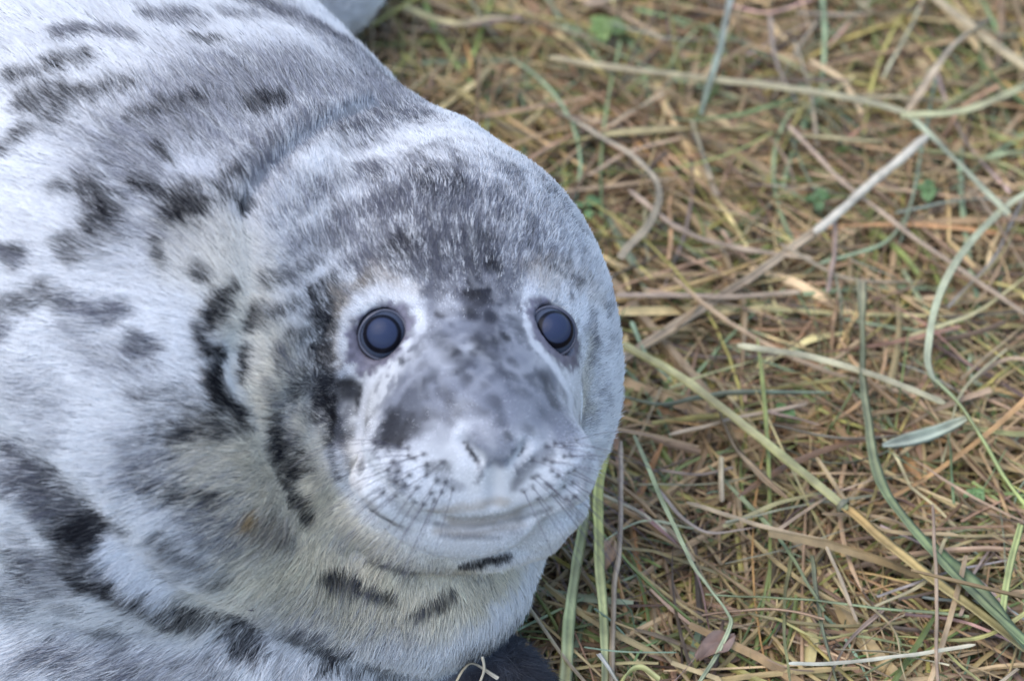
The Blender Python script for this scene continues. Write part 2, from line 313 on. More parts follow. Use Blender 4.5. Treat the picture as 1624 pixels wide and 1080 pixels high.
# colour, strength, radius in photo pixels, softness, points on the coat; back edge and lower-left fold strokes include painted shade and light
MARKS_SHADE = """
C .6 60 .8 560,980 700,930 800,900
C .7 60 .8 400,900 560,960
C .3 50 .8 380,500 440,640
C .7 70 .8 330,740 480,860 560,900
C .75 80 .8 400,740 480,860 640,930 760,930
C .55 60 .8 450,600 500,700 520,780
C .5 60 .8 330,960 470,940
C .4 60 .8 300,380 380,420 390,480
M .75 80 .9 200,240 330,160 480,110 600,150
M .75 60 .9 400,0 520,60 620,140
M .45 60 .8 180,300 230,360 330,300 400,240
G .45 26 .8 385,0 470,30 560,75 625,135
K .6 18 .9 520,480 508,545 520,600
G .5 22 .9 505,600 530,690
G .35 20 .9 470,560 465,640
M .35 50 .9 200,740 330,760 420,860
W .85 28 .5 196,876 243,934
G .25 34 .9 230,780 300,810
G .6 34 .9 150,850 150,920
G .35 30 .9 60,900 20,960
M .5 50 .9 60,1040 200,1060
W .6 16 .8 520,0 590,60 640,125
G .45 22 .7 560,190 500,190 450,220 400,275
G .40 30 .8 660,180 600,195 540,215
M .35 50 .8 300,100 400,120 480,150
G .7 15 .6 95,60 135,48
G .6 14 .7 168,50 210,60
G .55 24 .8 240,28 310,30
K .6 17 .7 318,62 335,60
G .4 24 .8 370,28 400,28
K .65 14 .6 90,108 138,90
K .6 13 .6 0,130 60,115
K .7 24 .8 45,165 125,150
K .4 20 .7 85,188 100,180
K .55 18 .7 155,138 200,130
K .55 13 .6 0,238 45,212
K .8 14 .5 397,168 438,156
K .4 17 .8 262,172 305,160
K .45 15 .7 215,190 235,182
K .8 10 .6 256,240 268,252
W .8 24 .7 285,262 315,262
K .8 14 .6 220,298 250,306
K 1 27 .45 278,335 292,330
K .55 9 .6 322,328 372,312
K .6 10 .6 360,285 385,275
K .8 12 .5 382,330 396,320
K .85 19 .6 152,312 172,338
K .6 24 .7 108,402 165,362
K .4 12 .7 85,306 105,304
G .8 14 .7 -5,405 35,410
K .5 8 .7 250,385 262,420
K .75 10 .6 308,430 326,436
K .35 7 .8 250,320 300,300 350,300
K .55 17 .7 5,482 60,468 95,480
G .35 14 .8 100,485 180,492
G .5 14 .8 175,500 205,485
G .6 18 .8 -5,515 10,530
G .75 16 .7 215,548 235,558
G .2 30 .9 20,620 90,640
G .25 24 .9 120,520 220,610
G .25 18 .9 10,690 70,700
K .95 18 .5 340,500 360,475
K .7 7 .6 362,470 376,452
K 1 14 .5 314,528 322,556
K 1 18 .5 344,572 343,620
K 1 20 .5 345,625 360,652 385,668
K .6 24 .8 262,696 330,672
K .35 28 .9 250,640 300,655
K .7 8 .6 392,518 409,490
K .95 8 .5 388,550 386,602
K 1 20 .5 440,700 458,745
K .8 9 .6 436,660 444,695
K .7 12 .7 455,768 487,822
K .55 13 .7 412,508 438,505
K .5 14 .7 430,450 490,428
K .45 12 .8 460,500 475,485
K .4 9 .8 462,535 476,540
K .7 13 .6 515,512 540,462
K .6 15 .7 500,515 508,545
K .6 14 .7 490,660 505,642
K .75 14 .7 512,600 545,690
K .9 15 .8 545,615 560,640
K .5 14 .8 470,620 485,600
G .4 10 .8 440,560 450,590
G .3 9 .8 428,610 470,700
K .7 9 .6 0,704 40,728 75,765
K .75 36 .8 65,765 110,815 150,850
K .65 30 .8 140,830 110,890
G .5 30 .9 20,740 60,800
K .75 22 .7 130,925 190,935
K .6 24 .7 195,940 240,965
K .75 24 .7 265,975 310,988
K .75 22 .7 355,985 385,1010
K .7 16 .7 385,1030 405,1040
K .65 24 .7 470,1005 525,1040
K .55 18 .7 525,1040 560,1070
K .4 26 .8 600,1060 640,1070
W .95 30 .45 192,872 245,938
K .4 16 .9 245,855 310,892
K .35 14 .8 325,915 345,925
K .5 13 .7 225,765 242,782
K .6 14 .7 268,784 332,790
G .35 24 .8 200,720 230,750
G .35 30 .9 320,830 370,850
G .3 20 .9 430,830 450,850
Y .8 13 .95 398,828 404,824
B .3 24 .9 410,832 440,842
K .9 16 .6 520,912 560,926
K .9 10 .6 560,930 616,950
K .6 11 .7 590,893 655,906
K .7 9 .7 652,972 712,948
K .95 8 .6 738,900 802,884
K .4 18 .8 20,880 30,900
G .3 22 .9 70,1045 110,1060
G .35 20 .9 180,1070 230,1085
M .3 36 .9 250,1040 320,1060
M .35 60 .9 470,970 620,1010

M .40 90 .9 600,380 700,330 800,380
G .40 50 .9 640,300 740,300
G .22 60 .9 600,370 700,390 790,370
G .40 50 .9 690,330 715,400 740,430
K .40 18 .8 670,280 685,300
K .40 14 .8 718,280 728,300
K .35 20 .8 640,385 700,410 760,390
G .35 15 .8 470,385 545,345 620,320
G .35 12 .8 440,350 520,300
G .30 14 .8 480,300 600,270
G .35 18 .8 780,255 800,265
G .35 14 .8 865,290 900,330
G .25 24 .9 850,330 880,390
G .5 16 .8 560,415 610,425
K .4 16 .8 620,400 640,412
K .4 10 .7 570,455 590,445
K .6 20 .7 755,430 770,470
K .5 24 .8 740,470 775,500
G .4 30 .8 700,450 720,520
F .6 62 .8 680,500 720,580 800,600 830,520
F .55 60 .8 690,650 800,650
M .4 30 .8 760,450 760,500
K .5 10 .6 745,405 752,415
K .5 10 .6 782,412 790,425
W .55 14 .8 706,465 716,478
F .4 20 .8 770,520 830,560
K .35 13 .7 780,500 790,545
K .35 10 .7 812,505 830,530
K .8 8 .6 714,552 722,560
K .3 14 .8 760,570 780,560
F .5 30 .8 640,600 620,660
K .75 20 .7 618,688 648,655
K .45 14 .8 650,625 668,612
K .5 10 .7 704,618 718,628
K .35 10 .7 675,580 690,575
K .35 12 .8 735,600 760,590
K .35 12 .8 780,640 790,670
K .35 10 .8 800,600 815,620
K .35 9 .8 690,650 720,668
F .5 26 .8 860,610 885,680
K .35 12 .8 868,590 876,610
F .5 40 .9 730,600 800,660
F .45 14 .8 850,655 845,690
W .85 11 .7 640,452 664,480 668,520
K .9 15 .8 552,615 562,640
K .8 15 .8 515,640 538,685
K .6 16 .8 505,560 512,610
F .4 30 .8 620,640 640,690
F .4 28 .8 872,600 890,680
W .9 10 .6 573,690 588,750 625,800
W .95 10 .6 645,545 608,580 582,620 573,670 574,710 590,755
W .9 9 .6 846,452 835,480 838,520 852,550 884,590
W .95 11 .6 884,590 906,630 915,680 915,730 905,770
W .4 10 .9 545,592 580,602
T .35 18 .8 545,470 600,446 650,460
T .6 20 .8 540,500 535,560
T .35 22 .8 850,440 900,430 950,470
C .5 30 .8 930,560 930,640
G .4 12 .8 938,500 940,570
K .45 5 .7 880,425 895,440
K .45 5 .7 905,440 925,450
K .55 10 .7 500,470 530,440
M .3 30 .9 930,560 955,640
W .8 24 .8 640,748 670,782 710,790
W .3 12 .8 600,720 610,745
W .7 20 .8 845,785 880,755
W .45 18 .8 740,792 770,788
W .55 9 .8 724,690 736,735
W .55 9 .8 838,678 850,712
W .35 16 .8 735,650 745,670
N .75 22 .8 764,708 808,706
N .8 11 .7 775,735 800,733
K .95 3.5 .5 737,700 746,716 756,732
K .8 3 .5 832,708 824,722
S .4 3.5 .8 758,735 764,748 756,765
S .3 3.5 .8 815,735 822,750
G .6 10 .8 870,715 835,740 815,770
K .5 9 .8 682,745 705,740
G .45 10 .8 630,735 625,760 640,780
G .4 8 .8 700,760 730,770
B .6 10 .9 716,824 770,824 828,812
K .4 3.5 .8 690,830 705,832 750,835 790,830 835,820 875,804
T .6 10 .8 690,810 800,795
B .5 6 .8 690,842 760,846 830,832
K .18 5 .9 600,775 650,818 695,832
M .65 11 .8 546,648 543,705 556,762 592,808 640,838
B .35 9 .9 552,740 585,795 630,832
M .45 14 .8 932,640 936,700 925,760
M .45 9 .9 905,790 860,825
M .35 40 .9 440,300 470,420
M .3 50 .9 860,260 920,400
M .35 30 .9 540,850 660,905 760,910
W .75 15 .8 528,720 552,775 600,828 680,862 760,868 830,846
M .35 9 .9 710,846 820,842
W .4 12 .8 760,875 830,862 885,825
W .6 10 .8 530,720 545,765 580,800
K .35 7 .7 556,690 575,745
K .45 8 .8 520,700 535,755
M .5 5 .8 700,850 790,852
W .7 22 .8 905,830 850,910 780,980
W .6 26 .8 780,990 660,1060
F .5 24 .7 645,598 618,645 606,690
F .5 22 .7 868,596 884,640 892,690
F .5 30 .7 690,560 712,500
F .4 40 .8 730,480 790,520 820,560
G .35 18 .8 735,450 775,510 800,560
W .35 14 .8 738,650 742,675
W .25 12 .8 704,475 712,500
G .4 30 .9 700,430 790,430
G .35 26 .9 735,470 775,520
K 0.95 11.5 .6 649.7,621.8 656.3,627.3
K 0.91 12 .6 707,616 713,621
K 0.78 5.2 .6 676.5,628 679.5,630.5
K 0.95 18.8 .6 626.6,671.4 637.4,680.4
K 0.78 9.4 .6 613.3,654.2 618.7,658.7
K 0.95 7.3 .6 717.9,555.6 722.1,559.1
K 0.78 12 .6 762,539 768,544
K 0.65 8.3 .6 784.6,539.4 789.4,543.4
K 0.78 6.3 .6 801.2,532.8 804.8,535.8
K 0.91 9.4 .6 775.3,500.2 780.7,504.7
K 0.95 18.8 .6 752.6,454.4 763.4,463.4
K 0.91 9.4 .6 781.3,420.2 786.7,424.7
K 0.78 7.3 .6 736.9,603.6 741.1,607.1
K 0.78 9.4 .6 778.3,635.2 783.7,639.7
K 0.72 9.4 .6 784.3,580.2 789.7,584.7
K 0.78 9.4 .6 855.3,600.2 860.7,604.7
K 0.72 8.3 .6 791.6,664.4 796.4,668.4
K 0.65 6.3 .6 670.2,577.8 673.8,580.8
K 0.65 5.2 .6 635.5,572 638.5,574.5
K 0.52 6.3 .6 804.2,688.8 807.8,691.8
K 0.78 13.6 .6 860.1,653.4 867.9,659.9
K 0.65 6.3 .6 696.2,497.8 699.8,500.8
K 0.78 9.4 .6 742.3,493.2 747.7,497.7
K 0.65 8.3 .6 827.6,623.4 832.4,627.4
K 0.52 6.3 .6 688.2,598.8 691.8,601.8
K 0.65 6.3 .6 768.2,608.8 771.8,611.8
K 0.65 7.3 .6 812.9,573.6 817.1,577.1
K 0.52 8.3 .6 732.6,658.4 737.4,662.4
K 0.65 9.4 .6 662.3,653.2 667.7,657.7
K 0.65 8.3 .6 837.6,678.4 842.4,682.4
K 0.52 5.2 .6 718.5,589 721.5,591.5
K 0.65 6.3 .6 748.2,558.8 751.8,561.8
K .97 70 .2 810,1085 900,1085
K .97 34 .3 790,1005 835,1005
K .97 30 .3 740,1085 800,1040 850,1020
M .35 14 .9 795,1035 830,1052
L .97 150 .3 600,-40 615,5
F .42 60 .7 650,640 720,610 800,620 860,640
F .18 40 .8 640,640 700,600 780,600 850,650
W .3 16 .9 735,640 742,670
W .25 14 .9 690,560 720,590
K .5 9 .8 700,618 716,626
K .4 8 .8 786,632 792,650
K .35 7 .8 760,555 790,565
K .35 7 .8 730,590 745,600
K .35 8 .8 800,590 818,600
K .4 9 .8 840,600 852,610
K .3 8 .8 680,600 690,590
W .3 12 .9 705,470 715,490
K .75 22 .7 612,685 640,665
K .4 20 .9 640,690 670,660
K .4 14 .8 690,540 740,580
K .4 10 .8 735,640 760,655
K .5 15 .7 650,628 668,612
F .5 26 .8 862,610 888,670
K .45 12 .7 865,595 880,640
F .4 22 .8 640,600 660,640
F .4 14 .8 700,620 720,630
F .35 16 .8 780,640 800,670
K .35 9 .7 716,640 728,655
F .45 12 .8 742,655 752,690
W .6 11 .7 548,560 548,512 570,476 612,462 648,478
W .6 9 .7 846,470 838,500
W .5 14 .8 925,480 925,560 905,600
K .7 14 .6 505,478 512,540 522,580
"""  # grey and brown beside the muzzle rim are partly fold shade in the colour
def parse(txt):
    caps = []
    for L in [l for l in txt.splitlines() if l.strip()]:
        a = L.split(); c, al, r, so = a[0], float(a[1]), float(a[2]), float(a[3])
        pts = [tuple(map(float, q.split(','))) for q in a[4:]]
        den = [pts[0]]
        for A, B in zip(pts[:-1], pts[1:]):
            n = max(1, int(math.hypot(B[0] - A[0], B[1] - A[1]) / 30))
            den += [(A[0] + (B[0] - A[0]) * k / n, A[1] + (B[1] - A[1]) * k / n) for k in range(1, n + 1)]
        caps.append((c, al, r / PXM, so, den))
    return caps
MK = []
_all = parse(MARKS_SHADE)
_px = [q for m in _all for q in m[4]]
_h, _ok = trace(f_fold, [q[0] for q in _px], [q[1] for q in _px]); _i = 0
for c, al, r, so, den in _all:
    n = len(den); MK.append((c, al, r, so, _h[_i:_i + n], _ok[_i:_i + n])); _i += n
def bareness(p):
    bare = np.zeros(len(p), dtype=np.float32)
    for c, g, s in EYES:
        rel = p - c
        x = rel @ f32(RGT - (RGT @ g) * g); y = rel @ f32(UPV - (UPV @ g) * g)
        xo = x * s - 0.002 + 0.38 * y
        dd = np.sqrt((xo / 0.0178) ** 2 + (y / np.where(y > 0, 0.0185, 0.0225)) ** 2)
        bare = np.maximum(bare, (1 - sst(dd + (noise(p, 330, 91) - 0.5) * 0.5, 0.95, 1.15)) * (np.sqrt((rel ** 2).sum(1)) < 0.04))
    return bare
def coat(p, jit=0.0):
    """coat colour, with painted fold shade, of surface points p, and how bare the skin is"""
    n = len(p)
    base = np.tile(f32((0.83, 0.825, 0.815)), (n, 1))
    w1 = np.stack([fbm(p, 55, s, 3) for s in (1, 2, 3)], 1) - 0.5
    w2 = np.stack([noise(p, 260, s) for s in (4, 5, 6)], 1) - 0.5
    q = p + w1 * 0.021 + w2 * 0.008
    # markings where the photograph does not look: scattered blotches
    big = fbm(p, 26, 40, 3)
    vis = np.ones(n)
    rel = p - f32(CAM); zc = -(rel @ f32(TOW)); sx = 812 + (rel @ f32(RGT)) / zc * DIST * PXM; sy = 540 - (rel @ f32(UPV)) / zc * DIST * PXM
    out = sst(np.maximum(np.maximum(-sx, -sy), np.maximum(sy - 1080, sx - 1000)), 0, 60)
    deep = sst(rel @ f32(TOW) + DIST, -0.06, -0.16)
    e = np.maximum(out, deep * 0.6)
    b = sst(big, 0.56, 0.66) * e
    base = base * (1 - b[:, None]) + f32((0.06, 0.06, 0.07)) * b[:, None]
    base *= (1 - 0.10 * (fbm(p, 18, 60, 2)[:, None] - 0.3))
    # fine mottling of the face and crown
    hd = np.sqrt(((p - f32(P(730, 520, 0.06))) ** 2).sum(1)); hm = 1 - sst(hd, 0.09, 0.14)
    m = sst(fbm(p, 95, 80, 3), 0.50, 0.66) * hm * 0.50
    # small black flecks on the crown, cheeks and neck
    fl_ = np.maximum(1 - sst(np.sqrt(((p - f32(P(480, 540, 0.03))) ** 2).sum(1)), 0.05, 0.13), 0.55 * hm)
    fz = fbm(q, 70, 85, 3) ; fk = sst(fz + 0.25 * (jit if np.ndim(jit) else 0) * 0.4, 0.60, 0.70) * fl_ * 0.75
    lw = 1 - sst(np.sqrt(((p - f32(P(200, 900, 0.03))) ** 2).sum(1)), 0.08, 0.17); gk = sst(fbm(q, 34, 88, 3), 0.50, 0.66) * lw * 0.45
    fk = np.maximum(fk, gk)
    base = base * (1 - fk[:, None]) + f32(CK['G']) * 0.6 * fk[:, None]
    base = base * (1 - m[:, None]) + f32(CK['G']) * m[:, None]
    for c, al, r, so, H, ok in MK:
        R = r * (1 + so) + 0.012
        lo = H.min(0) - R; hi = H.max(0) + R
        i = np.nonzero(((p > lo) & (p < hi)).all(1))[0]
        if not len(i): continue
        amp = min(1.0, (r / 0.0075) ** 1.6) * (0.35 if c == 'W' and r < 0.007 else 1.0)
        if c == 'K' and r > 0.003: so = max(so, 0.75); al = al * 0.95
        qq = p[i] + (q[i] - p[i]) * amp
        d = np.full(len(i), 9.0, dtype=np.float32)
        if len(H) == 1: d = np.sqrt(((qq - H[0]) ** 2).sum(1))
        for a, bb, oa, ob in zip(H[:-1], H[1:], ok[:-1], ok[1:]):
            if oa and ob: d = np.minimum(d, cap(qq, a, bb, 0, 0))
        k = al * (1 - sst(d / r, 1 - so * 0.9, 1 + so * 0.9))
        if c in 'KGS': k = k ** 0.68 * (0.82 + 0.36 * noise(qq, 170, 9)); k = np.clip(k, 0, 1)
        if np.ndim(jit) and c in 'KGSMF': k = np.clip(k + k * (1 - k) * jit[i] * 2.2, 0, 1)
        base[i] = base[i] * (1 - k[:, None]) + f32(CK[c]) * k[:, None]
    # dark and pale flecks over the bridge of the nose and the crown
    hb = np.sqrt(((p - f32(P(745, 560, 0.09))) ** 2).sum(1)); grey = 1 - sst(base.mean(1), 0.50, 0.66)
    jj = (jit * 0.07 if np.ndim(jit) else 0)
    bm = (1 - sst(hb, 0.05, 0.075)) * grey
    sk = sst(fbm(q, 125, 95, 2) + jj, 0.52, 0.68) * bm * 0.45
    base = base * (1 - sk[:, None]) + f32(CK['S']) * 0.7 * sk[:, None]
    sk = sst(fbm(q, 100, 96, 2) + jj, 0.56, 0.72) * bm * 0.30
    base = base * (1 - sk[:, None]) + f32((0.55, 0.55, 0.57)) * sk[:, None]
    hc = np.sqrt(((p - f32(P(700, 340, 0.07))) ** 2).sum(1)); sk = sst(fbm(q, 85, 98, 3) + jj, 0.54, 0.68) * (1 - sst(hc, 0.05, 0.10)) * 0.40
    base = base * (1 - sk[:, None]) + f32(CK['S']) * sk[:, None]
    fd = ell(p, f32(FC), FR, FB); dk = 1 - sst(fd, 0.001, 0.005)
    dark = f32(CK['K']) + (f32(CK['M']) * 0.5) * ((0.5 + sst(fbm(p, 80, 97, 2), 0.50, 0.75) * 0.5))[:, None]
    base = base * (1 - dk[:, None]) + dark * dk[:, None]
    # whisker pad freckles
    for H in DOTS:
        i = np.nonzero((np.abs(p - H) < 0.005).all(1))[0]
        if len(i):
            k = 0.68 * (1 - sst(np.sqrt(((p[i] - H) ** 2).sum(1)), 0.0008, 0.0027))
            base[i] = base[i] * (1 - k[:, None]) + f32(CK['K']) * k[:, None]
    # bare grey skin round the eyes
    bare = np.zeros(n, dtype=np.float32)
    for c, g, s in EYES:
        rel = p - c; t = nrm(np.cross(g, UPV)); u = np.cross(t, g)
        x = rel @ f32(t); y = rel @ f32(u); x = -x if s < 0 else x
        x = rel @ f32(RGT - (RGT @ g) * g); y = rel @ f32(UPV - (UPV @ g) * g)
        xo = x * s - 0.002 + 0.38 * y
        dd = np.sqrt((xo / 0.0178) ** 2 + (y / np.where(y > 0, 0.0185, 0.0225)) ** 2)
        near = np.sqrt((rel ** 2).sum(1)) < 0.04
        k = (1 - sst(dd + (noise(p, 330, 91) - 0.5) * 0.4, 0.98, 1.25)) * near
        base = base * (1 - k[:, None]) + f32((0.115, 0.105, 0.128)) * (0.55 + 0.9 * noise(p * f32((1, 1, 1)), 420, 90))[:, None] * k[:, None]
        bare = np.maximum(bare, (1 - sst(dd + (noise(p, 330, 91) - 0.5) * 0.5, 0.95, 1.15)) * near)
    return base, bare
# whisker roots in arcs on the pads
WPX = []
for k, (n, y0, r0) in enumerate(((4, 706, 0), (5, 726, 1), (6, 746, 2), (6, 765, 3), (5, 784, 4))):
    for j in range(n):
        WPX.append((614 + 20 * j + 9 * (k % 2) + random.uniform(-7, 7), y0 + 5 * j * 0.6 + random.uniform(-7, 7), -1))
        WPX.append((912 - 14 * j - 7 * (k % 2) + random.uniform(-5, 5), y0 - 2 + 4 * j * 0.6 + random.uniform(-7, 7), 1))
DOTS, _dk = trace(f_fold, [a[0] for a in WPX], [a[1] for a in WPX])

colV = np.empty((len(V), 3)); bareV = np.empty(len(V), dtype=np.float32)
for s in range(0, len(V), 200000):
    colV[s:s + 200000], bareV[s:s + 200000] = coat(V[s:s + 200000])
colV = colV * (0.55 + 0.45 * bareV[:, None])  # grey skin under the hairs, with their shade put into its colour
print('coat', round(time.time() - T0, 1))

m_skin, t, b = new_mat('seal_skin')
at = t.nodes.new('ShaderNodeAttribute'); at.attribute_name = 'coat'
t.links.new(at.outputs['Color'], b.inputs['Base Color']); b.inputs['Roughness'].default_value = 0.55
b.inputs['Specular IOR Level'].default_value = 0.3
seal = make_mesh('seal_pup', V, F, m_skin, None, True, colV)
tag(seal, 'fat white and grey spotted seal pup lying on straw, looking up at the viewer', 'seal', kind='thing')

# ------------------------------------------------------------------ fur
def build_fur():
    tri = np.concatenate([F[:, [0, 1, 2]], F[:, [0, 2, 3]]])
    A, B, C = V[tri[:, 0]], V[tri[:, 1]], V[tri[:, 2]]
    cr = np.cross(B - A, C - A); ar = np.linalg.norm(cr, axis=1) / 2
    cen = (A + B + C) / 3; nn = cr / (2 * ar[:, None] + 1e-12)
    rel = cen - f32(CAM); zc = -(rel @ f32(TOW)); sx = 812 + (rel @ f32(RGT)) / zc * DIST * PXM; sy = 540 - (rel @ f32(UPV)) / zc * DIST * PXM
    inf = (sx > -60) & (sx < 1060) & (sy > -60) & (sy < 1140)
    facing = nn @ f32(TOW)
    hd = np.sqrt(((cen - f32(P(740, 640, 0.10))) ** 2).sum(1)); face = 1 - sst(hd, 0.10, 0.15)
    dens = np.where(inf & (facing > -0.35), 1.0 + 1.3 * face, 0.16)
    dens[cen[:, 2] < 0.004] = 0
    wgt = ar * dens; N = NHAIR
    cdf = np.cumsum(wgt); cdf /= cdf[-1]
    ti = np.searchsorted(cdf, rng.random(N)); ti = np.clip(ti, 0, len(tri) - 1)
    u, v = rng.random(N), rng.random(N); m = u + v > 1; u[m] = 1 - u[m]; v[m] = 1 - v[m]
    u = u[:, None].astype(np.float32); v = v[:, None].astype(np.float32)
    root = A[ti] * (1 - u - v) + B[ti] * u + C[ti] * v
    low = dens[ti] < 0.5
    keep = np.ones(N, bool)
    nrmv = np.empty_like(root); cc = np.empty((N, 3), dtype=np.float32); bare = np.empty(N, dtype=np.float32)
    for s in range(0, N, 200000):
        q = root[s:s + 200000]
        nrmv[s:s + 200000] = grad(f_seal, q, 0.0025)
    for c, g, sd_ in EYES:
        keep &= ((root - c) ** 2).sum(1) > (ER + 0.0022) ** 2
    # lie of the coat: away from the nose
    src = f32(P(775, 690, 0.13))
    fl = root - src
    dist = np.linalg.norm(fl, axis=1)
    # body hair swings round to run towards the tail
    tail = f32(nrm([-0.75, 0.55, 0.0])); fl = nrm(fl)
    k = sst(dist, 0.30, 0.60)[:, None] * 0.6
    fl = nrm(fl * (1 - k) + tail * k)
    sw = np.stack([fbm(root, 22, s, 2) for s in (101, 102, 103)], 1) - 0.5
    cl = np.stack([noise(root, 210, s) for s in (111, 112, 113)], 1) - 0.5
    fl = fl + sw * 0.9 + cl * 0.55 + (rng.random((N, 3)) - 0.5) * 0.35
    fl = fl - (fl * nrmv).sum(1)[:, None] * nrmv; fl = nrm(fl)
    face = 1 - sst(np.sqrt(((root - f32(P(760, 690, 0.11))) ** 2).sum(1)), 0.05, 0.15)
    L = (0.0125 - 0.0102 * face) * (0.7 + 0.5 * rng.random(N)) * (0.85 + 0.4 * noise(root, 60, 120))
    L = L * np.where(root[:, 2] < 0.02, 0.6, 1.0) * (1 - 0.42 * (1 - sst(np.sqrt(((root - f32(P(700, 420, 0.02))) ** 2).sum(1)), 0.12, 0.17)))
    mid_p = (root + fl * (L * 0.5)[:, None] + (rng.random(root.shape) - 0.5) * 0.0016).astype(np.float32)
    ud = nrm(root - src).astype(np.float32)
    streak = noise(ud * 190 + (dist * 110)[:, None] * f32((0.6, 0.5, 0.62)), 1.0, 131)
    streak2 = noise(ud * 80 + (dist * 45)[:, None] * f32((0.6, 0.5, 0.62)), 1.0, 132)
    jt = ((rng.random(N) - 0.5) * 1.3 + (streak - 0.5) * 1.4 + (streak2 - 0.5) * 1.0).astype(np.float32)
    for s in range(0, N, 200000):
        cc[s:s + 200000], bare[s:s + 200000] = coat(mid_p[s:s + 200000], jt[s:s + 200000])
        bare[s:s + 200000] = np.maximum(bare[s:s + 200000], bareness(root[s:s + 200000]))
    keep &= bare < 0.5
    lift = (0.30 + 0.22 * rng.random(N) + 0.30 * (noise(root, 90, 121) - 0.5))
    K_ = 4
    tt = np.linspace(0, 1, K_)[None, :, None]
    lf = lift[:, None, None] * (tt - 0.55 * tt ** 2)
    bend = (rng.random((N, 3)) - 0.5) * 0.30
    pos = root[:, None, :] + L[:, None, None] * (fl[:, None, :] * tt + nrmv[:, None, :] * lf + bend[:, None, :] * tt ** 2) - nrmv[:, None, :] * 0.0006
    # hairs vary: banded, darker and paler ones side by side
    lum = cc.mean(1); r = rng.random(N)
    mid = 1 - np.abs(np.clip((lum - 0.03) / 0.68, 0, 1) * 2 - 1)
    cc = cc * (1 + (r - 0.5) * (0.16 + 0.7 * mid) + (streak - 0.5) * (0.30 + 1.3 * mid) + (streak2 - 0.5) * (0.08 + 0.4 * mid))[:, None]
    dk = (rng.random(N) < 0.25 * sst(streak, 0.70, 0.88)) & (lum > 0.25); cc[dk] *= 0.30
    wh = (rng.random(N) < 0.05) & (lum < 0.25); cc[wh] = cc[wh] * 0.5 + 0.10
    cc = np.clip(cc, 0.006, 0.90)
    rad = np.where(low, 0.00042, 0.00017) * (0.75 + 0.5 * rng.random(N)) * (1 - 0.25 * face)
    sel = np.nonzero(keep)[0]; n = len(sel)
    cu = bpy.data.hair_curves.new('fur'); cu.add_curves([K_] * n)
    cu.attributes['position'].data.foreach_set('vector', pos[sel].astype(np.float32).ravel())
    ra = cu.attributes.new('radius', 'FLOAT', 'POINT')
    prof = np.array([1.0, 0.95, 0.7, 0.12])
    ra.data.foreach_set('value', (rad[sel][:, None] * prof[None]).astype(np.float32).ravel())
    ca = cu.attributes.new('coat', 'FLOAT_COLOR', 'POINT')
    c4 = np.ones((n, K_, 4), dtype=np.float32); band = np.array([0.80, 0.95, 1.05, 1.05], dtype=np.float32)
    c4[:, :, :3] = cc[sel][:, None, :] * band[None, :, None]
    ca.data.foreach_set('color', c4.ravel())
    na = cu.attributes.new('lie', 'FLOAT_VECTOR', 'POINT')
    na.data.foreach_set('vector', np.repeat(nrmv[sel][:, None, :], K_, 1).astype(np.float32).ravel())
    m, t, b = new_mat('seal_fur')
    at = t.nodes.new('ShaderNodeAttribute'); at.attribute_name = 'coat'
    an = t.nodes.new('ShaderNodeAttribute'); an.attribute_name = 'lie'
    ge = t.nodes.new('ShaderNodeNewGeometry')
    mx = t.nodes.new('ShaderNodeMix'); mx.data_type = 'VECTOR'; mx.inputs[0].default_value = 0.62
    t.links.new(ge.outputs['Normal'], mx.inputs[4]); t.links.new(an.outputs['Vector'], mx.inputs[5])
    no = t.nodes.new('ShaderNodeVectorMath'); no.operation = 'NORMALIZE'; t.links.new(mx.outputs[1], no.inputs[0])
    t.links.new(no.outputs[0], b.inputs['Normal'])
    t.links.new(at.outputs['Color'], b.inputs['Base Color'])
    b.inputs['Roughness'].default_value = 0.55; b.inputs['Specular IOR Level'].default_value = 0.16
    tr = t.nodes.new('ShaderNodeBsdfTranslucent'); t.links.new(at.outputs['Color'], tr.inputs[0]); t.links.new(no.outputs[0], tr.inputs[1])
    ms = t.nodes.new('ShaderNodeMixShader'); ms.inputs[0].default_value = 0.30
    t.links.new(b.outputs[0], ms.inputs[1]); t.links.new(tr.outputs[0], ms.inputs[2]); t.links.new(ms.outputs[0], t.nodes['Material Output'].inputs[0])
    cu.materials.append(m)
    o = bpy.data.objects.new('fur', cu); COL.objects.link(o); o.parent = seal
    o['kind'] = 'stuff'
    print('fur', n, round(time.time() - T0, 1))
import os
DEV = os.environ.get('SEAL_DEV', '')
NHAIR = 620000
if 'nofur' not in DEV: build_fur()

# ------------------------------------------------------------------ eyes, lids, whiskers
m_eye, t, b = new_mat('eye_wet')
tc = t.nodes.new('ShaderNodeTexCoord'); 
def radial(offset, stops):
    ad = t.nodes.new('ShaderNodeVectorMath'); ad.operation = 'SUBTRACT'; ad.inputs[1].default_value = offset; t.links.new(tc.outputs['Object'], ad.inputs[0])
    mu = t.nodes.new('ShaderNodeVectorMath'); mu.operation = 'MULTIPLY'; mu.inputs[1].default_value = (1, 1, 0); t.links.new(ad.outputs[0], mu.inputs[0])
    le = t.nodes.new('ShaderNodeVectorMath'); le.operation = 'LENGTH'; t.links.new(mu.outputs[0], le.inputs[0])
    ma = t.nodes.new('ShaderNodeMapRange'); ma.inputs[2].default_value = 0.02; t.links.new(le.outputs['Value'], ma.inputs[0])
    c = t.nodes.new('ShaderNodeValToRGB'); t.links.new(ma.outputs[0], c.inputs[0]); el = c.color_ramp.elements
    el[0].position = stops[0][0]; el[0].color = stops[0][1]; el[1].position = stops[-1][0]; el[1].color = stops[-1][1]
    for q, cc_ in stops[1:-1]:
        e_ = el.new(q); e_.color = cc_
    return c
